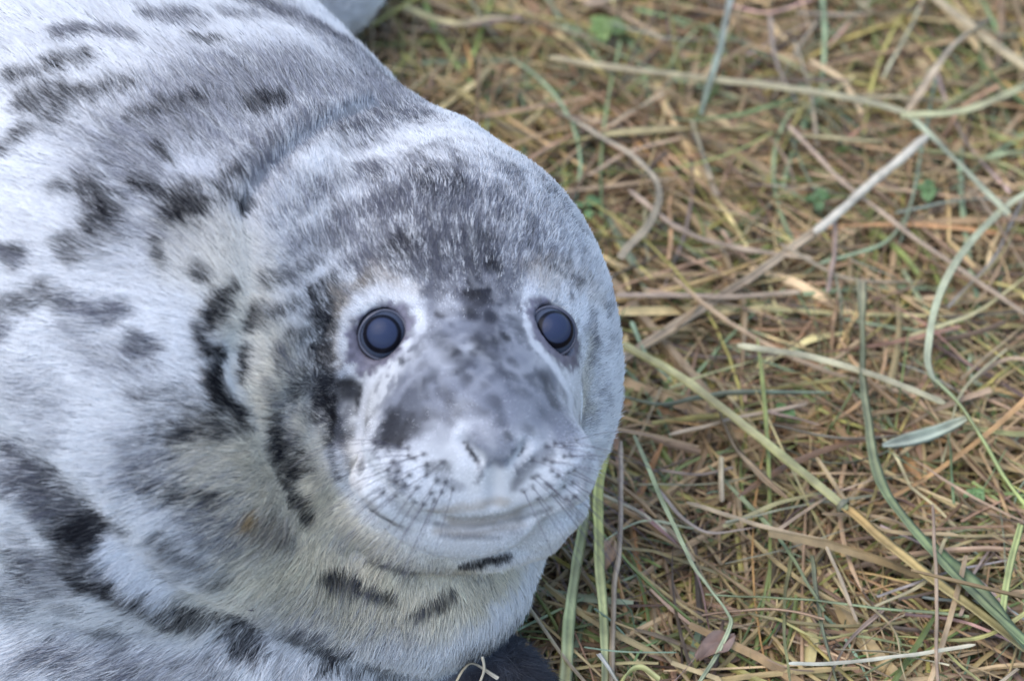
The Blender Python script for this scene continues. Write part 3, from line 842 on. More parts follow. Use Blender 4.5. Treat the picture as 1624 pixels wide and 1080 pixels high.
c1 = radial((0, 0, 0), [(0.0, (0.004, 0.004, 0.007, 1)), (0.595, (0.004, 0.004, 0.007, 1)), (0.625, (0.045, 0.055, 0.080, 1)), (0.77, (0.050, 0.058, 0.080, 1)), (0.82, (0.008, 0.008, 0.012, 1))])
c2 = radial((0.0002, 0.0006, 0), [(0.0, (1, 1, 1, 1)), (0.455, (0.95, 0.95, 0.95, 1)), (0.50, (0, 0, 0, 1))])  # pupil disc, with the sky's reflection painted into the base colour
mxe = t.nodes.new('ShaderNodeMix'); mxe.data_type = 'RGBA'; t.links.new(c2.outputs[0], mxe.inputs[0]); t.links.new(c1.outputs[0], mxe.inputs[6]); mxe.inputs[7].default_value = (0.026, 0.034, 0.064, 1)
t.links.new(mxe.outputs[2], b.inputs['Base Color']); b.inputs['Roughness'].default_value = 0.4
b.inputs['Specular IOR Level'].default_value = 0.06; b.inputs['Coat Weight'].default_value = 0.2; b.inputs['Coat Roughness'].default_value = 0.03; b.inputs['Coat IOR'].default_value = 1.36
m_lid, t, b = new_mat('lid_skin')
nz = t.nodes.new('ShaderNodeTexNoise'); nz.inputs['Scale'].default_value = 260; rp = t.nodes.new('ShaderNodeValToRGB')
rp.color_ramp.elements[0].color = (0.020, 0.020, 0.028, 1); rp.color_ramp.elements[1].color = (0.075, 0.075, 0.10, 1)
t.links.new(nz.outputs[0], rp.inputs[0]); t.links.new(rp.outputs[0], b.inputs['Base Color']); b.inputs['Roughness'].default_value = 0.32
m_whisk, t, b = new_mat('whisker_horn'); b.inputs['Base Color'].default_value = (0.035, 0.028, 0.045, 1); b.inputs['Roughness'].default_value = 0.4

def tube(path, rad, nseg=6, closed=False):
    path = np.asarray(path, dtype=float); n = len(path)
    rad = np.broadcast_to(np.asarray(rad, dtype=float), (n,))
    tg = (np.roll(path, -1, 0) - np.roll(path, 1, 0)) if closed else np.gradient(path, axis=0)
    tg = nrm(tg); ref = np.array([0.3, 0.2, 0.93]); s = nrm(np.cross(tg, ref)); u = np.cross(s, tg)
    an = np.arange(nseg) * 2 * math.pi / nseg
    Vv = (path[:, None] + rad[:, None, None] * (np.cos(an)[None, :, None] * s[:, None] + np.sin(an)[None, :, None] * u[:, None])).reshape(-1, 3)
    Fv = []
    for i in range(n if closed else n - 1):
        j = (i + 1) % n
        for k in range(nseg):
            k2 = (k + 1) % nseg; Fv.append((i * nseg + k, i * nseg + k2, j * nseg + k2, j * nseg + k))
    return Vv, np.array(Fv)
for c, g, side in EYES:
    # eyeball with a raised cornea, its local z along the gaze
    th = np.linspace(0, math.pi, 33); ph = np.linspace(0, 2 * math.pi, 48, endpoint=False)
    r = ER * (1 + 0.02 * np.exp(-(th / 0.62) ** 4))
    Vv = np.stack([(r * np.sin(th))[:, None] * np.cos(ph), (r * np.sin(th))[:, None] * np.sin(ph), (r * np.cos(th))[:, None] * np.ones_like(ph)], -1).reshape(-1, 3)
    Fv = [(i * 48 + j, (i + 1) * 48 + j, (i + 1) * 48 + (j + 1) % 48, i * 48 + (j + 1) % 48) for i in range(32) for j in range(48)]
    o = make_mesh('eye', Vv, Fv, m_eye, seal)
    z = Vector(g); x = Vector(UPV).cross(z).normalized(); y = z.cross(x)
    o.matrix_local = Matrix(((x[0], y[0], z[0], c[0]), (x[1], y[1], z[1], c[1]), (x[2], y[2], z[2], c[2]), (0, 0, 0, 1)))
    # lid rim, an almond drooping to the outer corner
    X = nrm(RGT - (RGT @ g) * g) * side; Y = nrm(UPV - (UPV @ g) * g)
    loop = []
    for k in range(64):
        a = 2 * math.pi * k / 64
        ex, ey = 0.87 * math.cos(a), 0.90 * math.sin(a)
        ey -= 0.10 * ex + 0.03
        if ex > 0: ey *= (1 - 0.15 * ex)
        rr = math.hypot(ex, ey); zz = math.sqrt(max(0.02, 1 - min(rr, 0.97) ** 2)); q = X * ex + Y * ey + g * zz
        loop.append(c + nrm(q) * (ER + 0.0005))
    Vv, Fv = tube(loop, 0.0011, 8, True)
    make_mesh('eyelid', Vv, Fv, m_lid, seal)
for (px, py, sd_), h, ok in zip(WPX, DOTS, _dk):
    if not ok: continue
    for rep in range(1):
        n = grad(f_seal, h[None], 0.004)[0]
        out = (px - 765) / 150.0; dn = (py - 715) / 75.0
        dr = nrm(RGT * out * 1.0 - UPV * (0.10 + 0.62 * dn + random.uniform(-.15, .15)) + n * 0.50 + TOW * 0.1)
        L = random.uniform(0.045, 0.10) * (0.7 + 0.5 * abs(out))
        tt = np.linspace(0, 1, 9)[:, None]
        drop = nrm(-UPV * 0.8 - TOW * 0.4)
        path = h + dr * L * tt + (drop * 0.24 - n * 0.30) * L * tt ** 2
        Vv, Fv = tube(path, np.linspace(0.00024, 0.00008, 9), 5)
        make_mesh('whisker', Vv, Fv, m_whisk, seal)

# ------------------------------------------------------------------ ground
def ground_h(x, y):
    p = np.stack([x, y, np.zeros_like(x)], 1)
    return (fbm(p, 9, 200, 3) - 0.5) * 0.022 - 0.006
m_soil, t, b = new_mat('soil')
nz = t.nodes.new('ShaderNodeTexNoise'); nz.inputs['Scale'].default_value = 60; nz.inputs['Detail'].default_value = 8
rp = t.nodes.new('ShaderNodeValToRGB'); rp.color_ramp.elements[0].position = 0.35; rp.color_ramp.elements[1].position = 0.7
rp.color_ramp.elements[0].color = (0.018, 0.013, 0.011, 1); rp.color_ramp.elements[1].color = (0.075, 0.055, 0.045, 1)
tc = t.nodes.new('ShaderNodeTexCoord'); t.links.new(tc.outputs['Object'], nz.inputs[0]); t.links.new(nz.outputs[0], rp.inputs[0]); t.links.new(rp.outputs[0], b.inputs['Base Color'])
b.inputs['Roughness'].default_value = 0.9
bp = t.nodes.new('ShaderNodeBump'); bp.inputs['Strength'].default_value = 0.6; bp.inputs['Distance'].default_value = 0.004
t.links.new(nz.outputs[0], bp.inputs['Height']); t.links.new(bp.outputs[0], b.inputs['Normal'])
gx = np.concatenate([[-60, -20, -8, -4], np.arange(-2.4, 2.41, 0.03), [4, 8, 20, 60]]); gy = np.concatenate([[-60, -20, -8, -4], np.arange(-2.0, 3.61, 0.03), [6, 10, 20, 60]])
X, Y = np.meshgrid(gx, gy, indexing='ij'); Z = ground_h(X.ravel(), Y.ravel())
ny = len(gy); ii, jj = np.meshgrid(np.arange(len(gx) - 1), np.arange(ny - 1), indexing='ij'); i0 = (ii * ny + jj).ravel()
go = make_mesh('ground', np.stack([X.ravel(), Y.ravel(), Z], 1), np.stack([i0, i0 + ny, i0 + ny + 1, i0 + 1], 1), m_soil)
tag(go, 'dark damp soil showing between the matted straw', kind='structure')

m_straw, t, b = new_mat('dry_straw')
at = t.nodes.new('ShaderNodeAttribute'); at.attribute_name = 'coat'
nz = t.nodes.new('ShaderNodeTexNoise'); nz.inputs['Scale'].default_value = 55; nz.inputs['Detail'].default_value = 5
tc = t.nodes.new('ShaderNodeTexCoord'); t.links.new(tc.outputs['Object'], nz.inputs[0])
mr = t.nodes.new('ShaderNodeMapRange'); mr.inputs[1].default_value = 0.3; mr.inputs[2].default_value = 0.7; mr.inputs[3].default_value = 0.60; mr.inputs[4].default_value = 1.30
t.links.new(nz.outputs[0], mr.inputs[0])
mu = t.nodes.new('ShaderNodeVectorMath'); mu.operation = 'SCALE'; t.links.new(at.outputs['Color'], mu.inputs[0]); t.links.new(mr.outputs[0], mu.inputs[3])
t.links.new(mu.outputs[0], b.inputs['Base Color']); b.inputs['Roughness'].default_value = 0.5; b.inputs['Specular IOR Level'].default_value = 0.4

PAL = [((0.33, 0.235, 0.135), 3.0), ((0.25, 0.165, 0.10), 3.2), ((0.42, 0.32, 0.20), 1.6), ((0.30, 0.205, 0.14), 2.2), ((0.16, 0.10, 0.065), 2.2), ((0.10, 0.07, 0.055), 1.5),
       ((0.27, 0.23, 0.085), 1.6), ((0.16, 0.19, 0.07), 1.3), ((0.20, 0.24, 0.16), 0.9), ((0.34, 0.20, 0.10), 0.4)]
pc = np.array([a for a, _ in PAL]) * np.array([1.20, 1.16, 0.90]); pw = np.array([b_ for _, b_ in PAL]); pw /= pw.sum()
def blades(N, xr, yr, L0, L1, w0, w1, h0, h1, K_=7, seed=1, pal=(pc, pw), up=0.0, curl=0.6):
    """N creased blades as arrays; returns verts, quads, colours"""
    g = np.random.default_rng(seed)
    x = g.uniform(*xr, N); y = g.uniform(*yr, N)
    p0 = np.stack([x, y, ground_h(x, y) + g.uniform(h0, h1, N)], 1)
    # bundles share a direction
    a = (fbm(p0 * [1, 1, 0], 5, seed + 5, 2) * 4 * math.pi) * 0.35 + np.where(g.random(N) < 0.5, g.normal(0, 0.55, N), g.uniform(0, 2 * math.pi, N)) + (g.random(N) < .5) * math.pi
    L = g.uniform(L0, L1, N) * g.uniform(0.4, 1, N); wd = g.uniform(w0, w1, N) * g.uniform(0.6, 1, N) / 2
    t_ = np.linspace(-0.5, 0.5, K_)
    cur = g.normal(0, curl, N); kink = (g.random(N) < 0.25) * g.normal(0, 0.8, N); kp = g.uniform(-0.3, 0.3, N)
    ang = a[:, None] + cur[:, None] * t_[None] + np.where(t_[None] > kp[:, None], kink[:, None], 0)
    sl = g.normal(0, 0.10 + up, N); slp = sl[:, None] - g.uniform(0, 0.5, N)[:, None] * t_[None] * (1 + 3 * up)
    st = L[:, None] / (K_ - 1)
    dx = np.cos(ang) * st; dy = np.sin(ang) * st; dz = np.sin(slp) * st
    pts = np.stack([np.cumsum(dx, 1), np.cumsum(dy, 1), np.cumsum(dz, 1)], -1); pts = pts - pts[:, K_ // 2:K_ // 2 + 1] + p0[:, None]
    gz = ground_h(pts[:, :, 0].ravel(), pts[:, :, 1].ravel()).reshape(N, K_)
    pts[:, :, 2] = np.maximum(pts[:, :, 2], gz + 0.001)
    tg = nrm(np.gradient(pts, axis=1)); roll = g.normal(0, 0.7, N)
    s = nrm(np.cross(tg, [0, 0, 1.0])); u = np.cross(s, tg)
    S = s * np.cos(roll)[:, None, None] + u * np.sin(roll)[:, None, None]; U = -s * np.sin(roll)[:, None, None] + u * np.cos(roll)[:, None, None]
    tp = np.where(g.random(N) < 0.5, 1, 0)[:, None]; prof = (1 - tp * 0.85 * np.clip((t_[None] + 0.5), 0, 1) ** 2) * wd[:, None]; prof[:, -1] *= 0.25; prof[:, 0] *= g.uniform(0.3, 1, N)
    cre = wd[:, None] * g.uniform(0.25, 0.8, N)[:, None]
    Vv = np.stack([pts - S * prof[..., None], pts + U * (cre * prof / wd[:, None])[..., None], pts + S * prof[..., None], pts - U * (0.45 * cre * prof / wd[:, None])[..., None]], 2)
    ci = g.choice(len(pal[0]), N, p=pal[1]); c = pal[0][ci] * g.uniform(0.7, 1.3, (N, 1)) * g.uniform(0.92, 1.08, (N, 3))
    grade = g.uniform(-0.25, 0.25, (N, 1)) * t_[None] * 2
    c = np.clip(c[:, None, :] * (1 + grade[..., None]), 0.01, 0.75)
    Cc = np.repeat(c[:, :, None, :], 4, 2)
    b0 = (np.arange(N) * K_ * 4)[:, None, None] + (np.arange(K_ - 1) * 4)[None, :, None] + np.arange(4)[None, None, :]
    nx = (np.arange(N) * K_ * 4)[:, None, None] + (np.arange(K_ - 1) * 4)[None, :, None] + ((np.arange(4) + 1) % 4)[None, None, :]
    Fv = np.stack([b0, nx, nx + 4, b0 + 4], -1).reshape(-1, 4)
    return Vv.reshape(-1, 3), Fv, Cc.reshape(-1, 3)
def joinb(parts):
    Vs, Fs, Cs, o = [], [], [], 0
    for v, f, c in parts: Vs.append(v); Fs.append(f + o); Cs.append(c); o += len(v)
    return np.concatenate(Vs), np.concatenate(Fs), np.concatenate(Cs)
VX, VY = (-0.20, 0.50), (-0.32, 0.62)
th = joinb([
    blades(5200, VX, VY, 0.06, 0.26, 0.0013, 0.0042, 0.001, 0.012, 8, 11, curl=0.9),
    blades(4200, VX, VY, 0.05, 0.24, 0.0008, 0.0024, 0.006, 0.022, 8, 12, curl=1.0),
    blades(1500, VX, VY, 0.08, 0.30, 0.0030, 0.0068, 0.004, 0.020, 9, 16, curl=0.7),
    blades(1300, VX, VY, 0.14, 0.40, 0.0022, 0.0055, 0.010, 0.026, 12, 13, curl=0.8),
    blades(11000, (-1.8, 2.0), (-1.4, 3.2), 0.10, 0.34, 0.005, 0.012, 0.001, 0.02, 6, 14),
    blades(8000, (-0.9, 1.2), (-0.9, 1.4), 0.06, 0.25, 0.002, 0.006, 0.004, 0.02, 6, 15)])
so = make_mesh('straw_thatch', th[0], th[1], m_straw, None, False, th[2])
tag(so, 'matted layer of broken brown hay and straw around the seal', 'straw', kind='stuff')
gp = (np.array([(0.10, 0.16, 0.045), (0.17, 0.22, 0.07), (0.09, 0.13, 0.06), (0.20, 0.25, 0.15)]), np.array([.3, .3, .25, .15]))
gr = joinb([blades(3200, VX, VY, 0.02, 0.10, 0.0007, 0.0022, 0.003, 0.016, 6, 21, gp, 0.35, 1.0), blades(1500, (-1.5, 1.8), (-1, 2.4), 0.05, 0.12, 0.002, 0.004, 0.003, 0.02, 6, 22, gp, 0.35, 1.0)])
o = make_mesh('grass', gr[0], gr[1], m_straw, None, False, gr[2])
tag(o, 'short green grass blades growing up through the hay', 'grass', kind='stuff')
print('ground', round(time.time() - T0, 1))

# ------------------------------------------------------------------ single stalks and leaves that stand out
def smooth_path(pts, n):
    pts = np.asarray(pts, dtype=float)
    if len(pts) < 3: 
        t_ = np.linspace(0, 1, n)[:, None]; return pts[0] * (1 - t_) + pts[-1] * t_
    q = np.concatenate([[2 * pts[0] - pts[1]], pts, [2 * pts[-1] - pts[-2]]]); out = []
    m = len(pts) - 1
    for s in np.linspace(0, m, n):
        i = min(int(s), m - 1); u = s - i; a, b_, c, d = q[i:i + 4]
        out.append(0.5 * ((2 * b_) + (-a + c) * u + (2 * a - 5 * b_ + 4 * c - d) * u * u + (-a + 3 * b_ - 3 * c + d) * u ** 3))
    return np.array(out)
def stalk(name, px, wpx, col, h=(0.02, 0.025), kind='stem', label=None, cat='straw stalk', col2=None, node=None, taper=0.0, group=None):
    if name == 'grass_stalk': kind = 'blade'
    n = max(14, len(px) * 9)
    hs = np.linspace(h[0], h[1], len(px)) if len(h) == 2 else np.array(h)
    path = smooth_path([G(a[0], a[1], hh) for a, hh in zip(px, hs)], n)
    t_ = np.linspace(0, 1, n)
    path += np.stack([fbm(path + 9 * k, 30, 300 + k, 2) - 0.5 for k in range(3)], 1) * [0.003, 0.003, 0.002]
    wd = wpx / PXM * np.linalg.norm(path - CAM, axis=1).mean() / DIST * (1 - taper * t_ ** 1.5) * np.where(t_ > 0.9, 1 - 0.3 * taper, 1)
    wd = wd * (1 + 0.35 * (fbm(path, 90, 320, 2) - 0.5))
    path_n = fbm(path, 70, 340, 3)[:, None] - 0.5; path_m = noise(path, 30, 344)[:, None]
    c0 = np.array(col); c1 = np.array(col2 if col2 else col)
    cc = c0[None] * (1 - t_[:, None]) + c1[None] * t_[:, None]
    cc = cc * (1 + 0.9 * path_n); cc = cc * (1 - 0.35 * path_m) + np.array([0.34, 0.26, 0.16]) * 0.35 * path_m
    if kind == 'stem':
        Vv, Fv = tube(path, wd * 0.46, 8); cV = np.repeat(cc, 8, 0)
        Vv = (Vv.reshape(n, 8, 3) - path[:, None]); Vv[:, 1::2] *= 0.80; Vv[:, :, 2] *= 0.6; Vv[0] *= 0.5; Vv[-1] *= 0.35; Vv = (Vv + path[:, None]).reshape(-1, 3)
        stripe = 1 + 0.22 * np.tile(np.array([1, -1, .4, -.6, 1, -.3, .5, -1.]), n); cV = cV * stripe[:, None]
    else:
        tg = nrm(np.gradient(path, axis=0)); s = nrm(np.cross(tg, [0, 0, 1.0])); tw = 0.5 + 2.0 * (noise(path, 14, 330) - 0.5)
        u = np.cross(s, tg); S = s * np.cos(tw)[:, None] + u * np.sin(tw)[:, None]; U = -s * np.sin(tw)[:, None] + u * np.cos(tw)[:, None]
        if kind == 'leaf': wd = wd * np.clip(np.sin(math.pi * np.clip(t_ * 0.92 + 0.05, 0, 1)) ** 0.6, 0.06, 1)
        off = np.array([-.5, -.25, 0, .25, .5, .25, 0, -.25]); hgt = np.array([.12, .02, -.12, .02, .12, -.02, -.16, -.02])
        Vv = (path[:, None] + wd[:, None, None] * (off[None, :, None] * S[:, None] + hgt[None, :, None] * U[:, None])).reshape(-1, 3)
        Fv = np.array([(i * 8 + k, i * 8 + (k + 1) % 8, (i + 1) * 8 + (k + 1) % 8, (i + 1) * 8 + k) for i in range(n - 1) for k in range(8)])
        cV = np.repeat(cc, 8, 0) * np.tile(np.array([.68, 1.15, .75, 1.22, .8, .9, .7, .9]), n)[:, None]
    o = make_mesh(name, Vv, Fv, m_straw, None, True, np.clip(cV, 0.01, 0.8))
    tag(o, label, cat, group)
    if node is not None:
        k = int(node * (n - 1)); nv, nf = tube(path[max(0, k - 1):k + 2], np.array([0.55, 0.68, 0.55]) * wd[k] , 8)
        make_mesh('stem_node', nv, nf, m_straw, o, True, np.tile(np.array([[0.16, 0.15, 0.09]]), (len(nv), 1)))
    return o
TAN = (0.36, 0.26, 0.16); PALE = (0.58, 0.52, 0.40); YEL = (0.40, 0.34, 0.10); ORA = (0.42, 0.24, 0.06); GG = (0.31, 0.33, 0.20); GRN = (0.11, 0.17, 0.045); BRN = (0.20, 0.12, 0.06); LIM = (0.45, 0.48, 0.12)
ST = [
 ('straw_stalk', [(1470, 215), (1380, 292), (1290, 370)], 17, PALE, (.05, .035), 'stem', 'thick whitish broken straw end slanting up towards the upper right', 'straw stalk', PALE),
 ('straw_stalk', [(1292, 368), (1200, 432), (1080, 510), (985, 570)], 15, TAN, (.034, .02), 'blade', 'dull tan straw running on down from the whitish straw end', 'straw stalk', TAN),
 ('grass_leaf', [(1640, 300), (1590, 335), (1530, 395), (1490, 470), (1470, 560), (1485, 615)], 12, GG, (.05, .045), 'blade', 'long curved grey green leaf hooking down at the right edge', 'grass leaf', GG),
 ('straw_stalk', [(870, 92), (1000, 112), (1140, 128), (1330, 152), (1440, 180)], 17, (0.36, 0.29, 0.15), (.03, .045), 'stem', 'long tan stem running level across the upper part behind the head', 'straw stalk', (.30, .28, .16)),
 ('grass_stalk', [(1440, 182), (1500, 240), (1560, 300), (1600, 340)], 14, GG, (.045, .05), 'stem', 'grey green stem slanting down to the hooked leaf', 'grass stalk', GG),
 ('reed_stalk', [(984, 545), (1090, 605), (1200, 690), (1300, 770), (1345, 808)], 20, (.36, .32, .13), (.045, .04), 'stem', 'thick yellow green reed stem leading down right from the cheek', 'reed stalk', (.34, .33, .13)),
 ('reed_stalk', [(1340, 804), (1400, 855), (1480, 920), (1550, 970), (1630, 1030)], 24, ORA, (.04, .03), 'blade', 'flat orange yellow reed sheath beyond the joint at lower right', 'reed stalk', (.42, .38, .16)),
 ('reed_leaf', [(1365, 445), (1366, 560), (1372, 650), (1395, 760), (1440, 830), (1520, 920), (1630, 1020)], 22, (.25, .22, .11), (.045, .045), 'blade', 'long brown reed leaf turning green, dropping down the right side', 'reed leaf', (.10, .17, .05)),
 ('grass_leaf', [(1440, 830), (1500, 890), (1560, 950), (1640, 1040)], 36, (.13, .19, .06), (.03, .035), 'leaf', 'broad dark green leaf under the reed at the lower right corner', 'grass leaf', (.08, .14, .04)),
 ('grass_stalk', [(1470, 590), (1520, 640), (1560, 700), (1595, 762), (1640, 820)], 17, (.30, .33, .16), (.045, .05), 'stem', 'bright green bent stem at the right edge', 'grass stalk', LIM),
 ('grass_leaf', [(1535, 662), (1470, 690), (1398, 706)], 24, (.40, .42, .29), (.045, .03), 'leaf', 'pale blue green leaf pointing left from the bright green stem', 'grass leaf', (.33, .38, .30)),
 ('straw_stalk', [(1170, 548), (1290, 568), (1400, 600), (1500, 640)], 16, (.52, .47, .28), (.04, .045), 'stem', 'pale yellow stalk lying level, ending at the bright green stem', 'straw stalk', (.33, .30, .17)),
 ('grass_leaf', [(985, 628), (1050, 640), (1110, 628), (1200, 622), (1320, 624)], 24, (.40, .42, .30), (.03, .03), 'leaf', 'pale grey green leaf lying flat right beside the cheek', 'grass leaf', (.24, .30, .20)),
 ('grass_stalk', [(962, 690), (946, 780), (950, 880), (957, 980), (958, 1100)], 19, (.56, .51, .10), (.07, .06, .045, .03, .02), 'blade', 'upright yellow green stem close beside the chin', 'grass stalk', (.48, .45, .20)),
 ('grass_stalk', [(930, 780), (918, 870), (905, 960), (893, 1090)], 21, (.34, .35, .14), (.06, .045, .03, .02), 'blade', 'upright grey green stem left of the yellow one by the chin', 'grass stalk', (.38, .38, .16)),
 ('straw_stalk', [(985, 700), (984, 850), (975, 950), (968, 1090)], 10, (.33, .24, .17), (.05, .02), 'stem', 'thin brown upright straw right of the yellow green stem', 'straw stalk', TAN),
 ('straw_stalk', [(1090, 795), (1200, 830), (1318, 862)], 11, (.44, .31, .17), (.03, .03), 'stem', 'short tan straw slanting across the middle of the lower thatch', 'straw stalk', (.44, .31, .17)),
 ('grass_stalk', [(1005, 690), (1050, 790), (1095, 890), (1150, 965), (1155, 1000), (1105, 1090)], 8, (.32, .35, .16), (.045, .03), 'stem', 'thin green stem that bends back on itself near the bottom', 'grass stalk', (.40, .40, .22)),
 ('straw_stalk', [(1115, 975), (1170, 968), (1240, 968), (1308, 982)], 12, (.45, .26, .15), (.03, .03), 'blade', 'pinkish orange straw lying level low in the thatch', 'straw stalk', (.48, .30, .18)),
 ('grass_stalk', [(1120, 942), (1260, 950), (1400, 965), (1535, 978)], 9, (.24, .28, .12), (.035, .03), 'stem', 'thin dark green stem above the whitish level straw at lower right', 'grass stalk', (.17, .24, .11)),
 ('straw_stalk', [(1250, 1051), (1330, 1050), (1430, 1040), (1548, 1022)], 9, (.52, .50, .38), (.035, .035), 'stem', 'whitish thin straw lying nearly level close to the bottom', 'straw stalk', (.48, .42, .28)),
 ('straw_stalk', [(1478, 800), (1484, 920), (1488, 1095)], 7, (.28, .19, .12), (.06, .035), 'stem', 'thin brown straw standing upright in front of the reed leaf', 'straw stalk', (.28, .19, .12)),
 ('grass_stalk', [(1618, 830), (1602, 900), (1588, 975)], 12, (.36, .40, .12), (.05, .03), 'stem', 'short yellow green stem above the lower right corner', 'grass stalk', (.28, .34, .10)),
 ('grass_leaf', [(1138, 645), (1165, 710), (1200, 750), (1250, 790)], 20, (.30, .20, .11), (.03, .03), 'leaf', 'brown withered pointed leaf under the thick reed stem', 'grass leaf', (.26, .16, .07)),
 ('straw_stalk', [(975, 468), (1060, 468), (1160, 470), (1270, 462)], 13, (.38, .27, .19), (.03, .03), 'stem', 'straight tan straw lying level at the height of the eyes', 'straw stalk', TAN),
 ('straw_stalk', [(985, 565), (1060, 530), (1150, 465), (1300, 370)], 11, (.33, .25, .15), (.02, .025), 'stem', 'tan straw crossing under the level one beside the eye', 'straw stalk', TAN),
 ('straw_stalk', [(775, 120), (860, 165), (950, 215), (1020, 262), (1045, 300), (1030, 350), (985, 410)], 13, (.36, .28, .18), (.03, .035), 'blade', 'wide tan straw folded into a hook behind the crown', 'straw stalk', (.34, .27, .17)),
 ('straw_stalk', [(850, 245), (950, 216), (1110, 205), (1250, 215), (1400, 225)], 19, (.38, .31, .12), (.025, .03), 'blade', 'broad yellow straw lying level above the head', 'straw stalk', (.36, .29, .13)),
 ('straw_stalk', [(1475, -10), (1550, 50), (1640, 115)], 22, (.38, .29, .16), (.04, .05), 'stem', 'thick tan stem crossing the upper right corner', 'straw stalk', (.38, .30, .16)),
 ('straw_stalk', [(1440, 180), (1475, 125), (1510, 75), (1570, 30)], 20, (.40, .29, .17), (.03, .05), 'blade', 'broad brown straw slanting up in the upper right corner', 'straw stalk', (.42, .36, .26)),
 ('straw_stalk', [(1250, 200), (1340, 290), (1440, 370), (1540, 440), (1630, 500)], 11, (.36, .25, .17), (.035, .03), 'stem', 'thin tan straw crossing beneath the whitish straw end', 'straw stalk', TAN),
 ('straw_stalk', [(1095, 190), (1115, 250), (1135, 310)], 14, (.34, .28, .15), (.03, .03), 'blade', 'short straw hanging down from the broad yellow one', 'straw stalk', TAN),
 ('grass_stalk', [(1160, -10), (1145, 60), (1125, 130), (1110, 180)], 13, (.27, .28, .23), (.04, .05), 'stem', 'greyish stem running down from the top edge', 'grass stalk', GG),
 ('straw_stalk', [(1142, 725), (1143, 760), (1146, 795)], 11, (.42, .33, .18), (.04, .03), 'stem', 'stub of straw standing upright below the reed stem', 'straw stalk', TAN),
 ('straw_stalk', [(828, 945), (865, 1000), (900, 1050), (945, 1100)], 8, (.40, .32, .19), (.03, .02), 'stem', 'curved tan straw against the chest by the dark flipper', 'straw stalk', TAN),
 ('straw_stalk', [(725, 1080), (738, 1058), (752, 1052), (790, 1075)], 10, (.52, .46, .32), (.062, .060), 'blade', 'pale curled straw lying over the dark flipper', 'straw stalk', PALE),
 ('straw_stalk', [(760, 1088), (768, 1062), (764, 1040)], 5, (.48, .42, .32), (.06, .085), 'stem', 'tiny pale straw sprig sticking up from the dark flipper', 'straw stalk', PALE),
 ('grass_leaf', [(985, 1090), (996, 1066), (1018, 1060), (1048, 1078)], 20, (.50, .48, .16), (.05, .045), 'blade', 'yellow curled leaf at the bottom edge', 'grass leaf', (.52, .50, .20)),
 ('straw_stalk', [(946, 1035), (965, 1060), (990, 1095)], 13, (.58, .50, .40), (.05, .045), 'blade', 'pale split straw end just left of the yellow curled leaf', 'straw stalk', PALE),
 ('straw_stalk', [(640, 12), (720, 40), (800, 30), (930, 60)], 16, (.36, .31, .12), (.03, .03), 'blade', 'yellowish straw at the top edge beside the pale hind flipper', 'straw stalk', TAN),
 ('straw_stalk', [(1355, 0), (1400, 25), (1470, 5)], 14, (.38, .31, .15), (.04, .04), 'blade', 'straw bent at the middle of the top edge', 'straw stalk', TAN),
 ('straw_stalk', [(1000, 300), (1080, 365), (1180, 395), (1290, 410)], 12, (.36, .26, .18), (.03, .03), 'stem', 'tan straw sloping down right from the hooked one', 'straw stalk', TAN),
 ('straw_stalk', [(1310, 868), (1335, 920), (1360, 985)], 8, (.40, .30, .18), (.04, .03), 'stem', 'short straw dropping from the end of the slanting tan one', 'straw stalk', TAN),
 ('grass_stalk', [(1640, 130), (1530, 175), (1430, 185)], 12, (.30, .30, .15), (.055, .045), 'stem', 'olive stem entering from the right edge near the top', 'grass stalk', (.30, .30, .15)),
 ('straw_stalk', [(1280, 640), (1180, 660), (1060, 690)], 9, (.36, .26, .17), (.028, .028), 'stem', 'thin straw lying level below the pale grey green leaf', 'straw stalk', TAN),
]
for s in ST: stalk(s[0], s[1], s[2], s[3], s[4], s[5], s[6], s[7], s[8], node=0.97 if 'thick yellow green reed' in s[6] else None)
# loose stalks on top of the thatch, one object each
g = random.Random(5)
LAND = [(1380, 292, 'the whitish broken straw end'), (1590, 330, 'the hooked grey green leaf'), (1200, 690, 'the thick reed stalk'), (1480, 920, 'the orange reed sheath'), (1470, 690, 'the pale blue green leaf'),
  (1140, 626, 'the leaf beside the cheek'), (950, 850, 'the upright stems by the chin'), (1090, 870, 'the bent thin green stem'), (1230, 970, 'the pinkish orange straw'), (1400, 1040, 'the whitish level straw'),
  (1030, 300, 'the hooked straw behind the crown'), (1250, 212, 'the broad yellow straw'), (1150, 130, 'the long tan stem'), (1560, 40, 'the upper right corner'), (780, 60, 'the pale hind flipper'), (1120, 468, 'the level straw by the eyes'), (1130, 20, 'the greyish stem at the top'), (1370, 560, 'the brown reed leaf'), (1550, 740, 'the bright green stem')]
USED = set()
def describe(cx, cy, a, L, w_, c):
    r_, g_, b_ = c
    hue = 'greenish' if g_ > r_ * 0.98 else 'yellowish' if b_ < r_ * 0.42 and g_ > r_ * .75 else 'reddish' if g_ < r_ * 0.62 else 'brown' if r_ < 0.28 else 'tan'
    d = math.degrees(a) % 180
    til = 'lying level' if d < 14 or d > 166 else 'sloping down right' if d < 62 else 'standing upright' if d < 118 else 'sloping up right'
    size = ('short ' if L < 120 else 'long ' if L > 210 else '') + ('thin' if w_ < 6.5 else 'wide')
    near = sorted(LAND, key=lambda q: math.hypot(q[0] - cx, q[1] - cy))
    for q in near[:3]:
        side = ('right of' if cx > q[0] else 'left of') if abs(cx - q[0]) > abs(cy - q[1]) else ('below' if cy > q[1] else 'above')
        t_ = f'{size} {hue} straw {til} {side} {q[2]}'
        if t_ not in USED: break
    USED.add(t_); return t_
